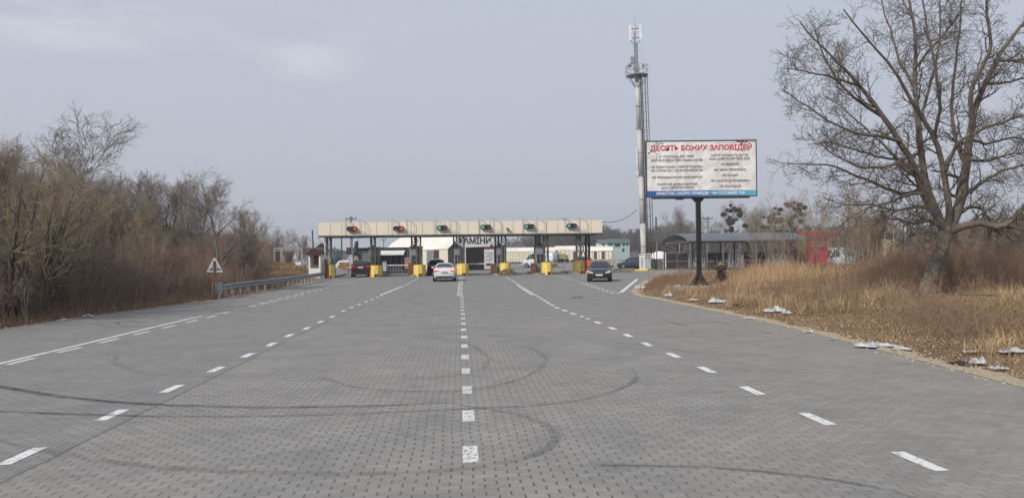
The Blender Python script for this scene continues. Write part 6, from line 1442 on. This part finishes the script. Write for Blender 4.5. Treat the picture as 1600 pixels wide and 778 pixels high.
addgrass('dry_grass', 'pale ragged tussocks of long straw on the right verge', 13000, f8, (.45, 1.0), .013, (.15, 1.2), 68, straw('pale_straw', [(.48, .36, .21), (.38, .27, .15), (.54, .43, .27), (.32, .22, .13)]))
def w3(n, rg):
    px = rg.uniform(1005, 1150, n); y = rg.uniform(40, 63.5, n); x = (px-800)/F_PX*y; e = np.interp(y, RE[:, 0], RE[:, 1]); k = (x > e+.6); return x[k], y[k], .6+.4*rg.random(k.sum())
weeds('low_weeds', 'low reddish brown weeds in front of the low concrete fence', 4200, w3, (.2, .55), 73, straw('weed_red', [(.28, .16, .10), (.20, .12, .08), (.36, .22, .13)]), nb=3)
def w4(n, rg):
    y = 20+90*rg.random(n)**1.5; d = .7+13*rg.random(n)**1.1; x = edgeL(y)-d; k = (800+x*F_PX/y) < 412+8*np.sin(y); return x[k], y[k], (.42+.58*np.clip(d[k]/3.5, 0, 1))
weeds('thicket', 'dense reddish brown undergrowth of the left wood', 11000, w4, (1.3, 3.0), 74, straw('thicket_mix', [(.25, .18, .14), (.17, .12, .095), (.33, .245, .18), (.21, .145, .115)]), nb=6, lean=.22, r=.0085, nb2=3, bl=.34)
def w5(n, rg):
    y = 34+95*rg.random(n)**.9; d = 10+26*rg.random(n); x = edgeL(y)-d; k = (800+x*F_PX/y) < 425; return x[k], y[k], np.ones(k.sum())
weeds('deep_thicket', 'dark brown brushwood deep inside the left wood', 6500, w5, (2.5, 4.6), 75, straw('deep_mix', [(.22, .16, .12), (.17, .125, .10), (.28, .20, .15)]), nb=6, lean=.2, r=.016, nb2=3, bl=.34)
# dead burdock clump near the billboard
tb = AY(1127, 440, 43); o = thing('dead_burdock', 'dark brown dead burdock clump standing upright right of the billboard post', 'plant', (tb.x, 43, float(hgt(tb.x, 43))))
rg = np.random.default_rng(8); n = 7; P = np.zeros((n, 6, 3))
for i in range(n):
    for k in range(6): P[i, k] = (rg.normal()*.03+(i-3)*.03*(1+k*.25), rg.normal()*.04, k*.24*(1-.05*i))
Rr = np.full((n, 6), .02); link('stems', mesh_np('stems', *tubes(P, Rr, 4)), mat('burdock_brown', (.075, .045, .035), .9, .2, 4), o)
V = []; rr_ = rg
for i in range(260):
    c_ = np.array([rg.normal()*.09, rg.normal()*.09, rg.uniform(.35, 1.15)]); c_[0] += (c_[2]-.8)*-.05; a = rg.normal(size=3)*.06; b_ = rg.normal(size=3)*.06+np.array([0, 0, -.12]); V += [c_-a, c_+a, c_+b_]
link('leaves', mesh_np('leaves', np.array(V), np.arange(len(V)).reshape(-1, 3)), MATS['burdock_brown'], o)
V = []
for i in range(40):
    c_ = np.array([-.06+rg.normal()*.06, rg.normal()*.05, 1.24+rg.normal()*.05]); V += [c_, c_+rg.normal(size=3)*.06, c_+rg.normal(size=3)*.06]
link('seed_head', mesh_np('seed_head', np.array(V), np.arange(len(V)).reshape(-1, 3)), mat('seed_pale', (.40, .30, .22), .9, .1, 3), o)
# fallen branches
def stick(px, py, ang_, L_, r, lab, m_, nb=5, seed=1, z=.05):
    g = G(px, py, .2); x, y = g.x, g.y; rg = np.random.default_rng(seed); K = 8; P = np.zeros((1, K, 3)); d = np.array([math.cos(ang_), math.sin(ang_), .03]); p = np.array([0., 0, z])
    for k in range(K): P[0, k] = p; d = d+rg.normal(size=3)*.08; d[2] *= .5; d /= np.linalg.norm(d); p = p+d*L_/(K-1); p[2] = max(p[2], .02)
    Rr = np.linspace(r, r*.4, K)[None]; L = [tubes(P, Rr, 5)]
    a = grow(P, Rr, nb, .2, .95, L_*.3, R(40), .02, .15, 4, .6, .4, .5, .4, r*.3, rg); L.append(tubes(*a, 3))
    o = link('fallen_branch', mesh_np('fallen_branch', *join_vf(L)), m_); o.location = (x, y, float(hgt(x, y))); return tag(o, lab, 'branch')
stick(1560, 470, R(160), 3.6, .035, 'thin fallen branch lying in the grass right of the walnut trunk', M_limb, 6, 3, .2)
stick(1400, 470, R(195), 2.6, .03, 'thin fallen branch on the mound left of the walnut trunk', M_limb, 6, 4, .12)
stick(1228, 460, R(118), 1.5, .03, 'dark broken stick leaning in the golden grass', M_dark, 3, 5, .3)
# =================================================================== rubbish on the verge
M_bag = mat('white_plastic', (.60, .62, .63), .45, .08, 7, bump=.8, col2=(.30, .31, .31)); M_bagb = mat('black_plastic_bag', (.02, .022, .025), .4, .1, 4, bump=.5)
def rag(px, py, w_, h_, lab, m_, seed, cat='plastic bag', name='plastic_bag', dep=.5):
    w_ *= .75; h_ *= .85; g = G(px, py, .04); rg = np.random.default_rng(seed); nx_, ny_ = 18, 8; V = np.zeros((ny_, nx_, 3)); xx = np.linspace(-w_/2, w_/2, nx_); yy_ = np.linspace(-dep/2, dep/2, ny_)
    pk = rg.random((6, 3)); nx_, ny_ = 34, 14; V = np.zeros((ny_, nx_, 3)); xx = np.linspace(-w_/2, w_/2, nx_); yy_ = np.linspace(-dep/2, dep/2, ny_); ph = rg.random(6)*6
    for j in range(ny_):
        for i in range(nx_):
            u_ = i/(nx_-1); v_2 = j/(ny_-1); e = (1-(2*v_2-1)**4)*(1-abs(2*u_-1)**5); b_ = sum(math.exp(-((u_-p[0])/.09)**2-((v_2-p[2])/.4)**2)*p[1] for p in pk)
            rid = abs(math.sin(u_*17+v_2*5+ph[0])+math.sin(u_*29-v_2*11+ph[1]))*.25+abs(math.sin(u_*41+v_2*19+ph[2]))*.2
            V[j, i] = (xx[i]+rg.normal()*.008, yy_[j]*(.45+.4*math.sin(u_*7+ph[3])**2+.3*b_)+.12*dep*math.sin(u_*9+ph[4])+rg.normal()*.008, .005+h_*.62*e*(.12+.55*b_+rid*.6))
    I = np.arange(nx_*ny_).reshape(ny_, nx_); Fq = np.stack([I[:-1, :-1], I[:-1, 1:], I[1:, 1:], I[1:, :-1]], -1).reshape(-1, 4)
    o = link(name, mesh_np(name, V.reshape(-1, 3), Fq), m_); o.location = (g.x, g.y, float(hgt(g.x, g.y))+.05); o.rotation_euler = (0, 0, rg.normal()*.15); return tag(o, lab, cat)
rag(1368, 540, 1.15, .22, 'long crumpled white plastic sheet on the verge edge, nearest the road', M_bag, 3, 'plastic sheet', 'plastic_sheet')
rag(1408, 545, .55, .12, 'short white plastic tail at the right end of the long sheet', M_bag, 4, 'plastic sheet', 'plastic_sheet', .3)
rag(1527, 567, .34, .24, 'small bunched white bag above the gravel near the right edge', M_bag, 5, dep=.25)
rag(1562, 576, .36, .12, 'small flat white bag lying near the right edge of the gravel', M_bag, 6, dep=.22)
rag(1585, 553, .85, .14, 'white plastic strip caught in the grass at the right picture edge', M_bag, 7, 'plastic sheet', 'plastic_sheet', .25)
rag(1525, 551, .7, .05, 'thin pale strip of plastic joined to the grass left of the edge strip', mat('dull_plastic', (.40, .42, .42), .5, .1, 3), 8, 'plastic sheet', 'plastic_sheet', .12)
rag(1497, 568, .45, .10, 'black plastic scrap left of the small bunched white bag', M_bagb, 9, dep=.3)
rag(1210, 487, .95, .42, 'pointed white plastic bag in the grass below the golden reeds', M_bag, 10, dep=.6)
rag(1229, 491, .35, .22, 'small white scrap just right of the pointed bag', M_bag, 11, dep=.3)
rag(1122, 473, 1.1, .42, 'crumpled white bag with grey folds below the burdock clump', M_bag, 12, dep=.6)
rag(1152, 478, .5, .22, 'small black plastic bag between the two white bags', M_bagb, 13, dep=.4)
rag(1057, 453, .65, .42, 'bright white bag left of the billboard footing', M_bag, 14, dep=.5)
rag(1044, 463, .5, .35, 'pale rag on the grass edge left of the bright white bag', M_bag, 15, dep=.4)
rag(1075, 446, .5, .5, 'light grey bag next to the billboard footing', mat('grey_rag', (.45, .45, .45), .7, .2, 4), 16, dep=.4)
rag(1001, 450, .9, .45, 'pale rubbish pile at the corner where the road bends right', MATS['grey_rag'], 17, dep=.6)
rag(1010, 443, .7, .4, 'white rubbish behind the pile at the bend', M_bag, 18, dep=.5)
rag(1083, 470, .6, .16, 'tan crushed carton in the grass below the billboard', mat('tan_carton', (.5, .40, .28), .8, .15, 4), 19, 'carton', 'crushed_carton', .4)
rag(1171, 496, .45, .10, 'small pale scrap at the gravel edge below the reeds', MATS['grey_rag'], 20, dep=.3)
rag(1302, 529, .16, .10, 'tiny white scrap on the gravel left of the long sheet', M_bag, 21, dep=.15)
rag(1263, 517, .3, .12, 'small pale lump in the grass above the gravel edge', MATS['grey_rag'], 22, dep=.25)
rag(1140, 478, .01, .01, 'x', M_bag, 99, dep=.01) if False else None
rag(139, 493, .5, .22, 'small white scrap at the foot of the left thicket', M_bag, 23, dep=.3)
rag(100, 499, .4, .12, 'smaller pale scrap on the left road edge nearer the camera', MATS['grey_rag'], 24, dep=.3)
o = None
for px, py in ((896, 466), (902, 466), (908, 465)):
    g = G(px, py); lump('road_debris', M_soil, (g.x, g.y, 0), .12, .07, 'tiny dark clod on the paving left of the navy car shadow' if px == 896 else 'tiny dark clod on the paving ahead of the navy hatchback' if px == 902 else 'tiny rightmost dark clod on the paving ahead of the hatchback', 'clod', px, n=9)

# =================================================================== haze
mb = MB(); mb.box(-2600, 2600, -120, 2700, -2, 60)
m = bpy.data.materials.new('haze'); m.use_nodes = True; t = m.node_tree; t.nodes.clear()
o_ = N(t, 'ShaderNodeOutputMaterial'); pv_ = N(t, 'ShaderNodeVolumePrincipled'); t.links.new(pv_.outputs[0], o_.inputs['Volume'])
pv_.inputs['Color'].default_value = (.93, .95, 1, 1); pv_.inputs['Density'].default_value = .0006; pv_.inputs['Anisotropy'].default_value = .2
tag(mb.build('haze', m), kind='stuff', label='thin pale haze in the air over the whole place', cat='haze')
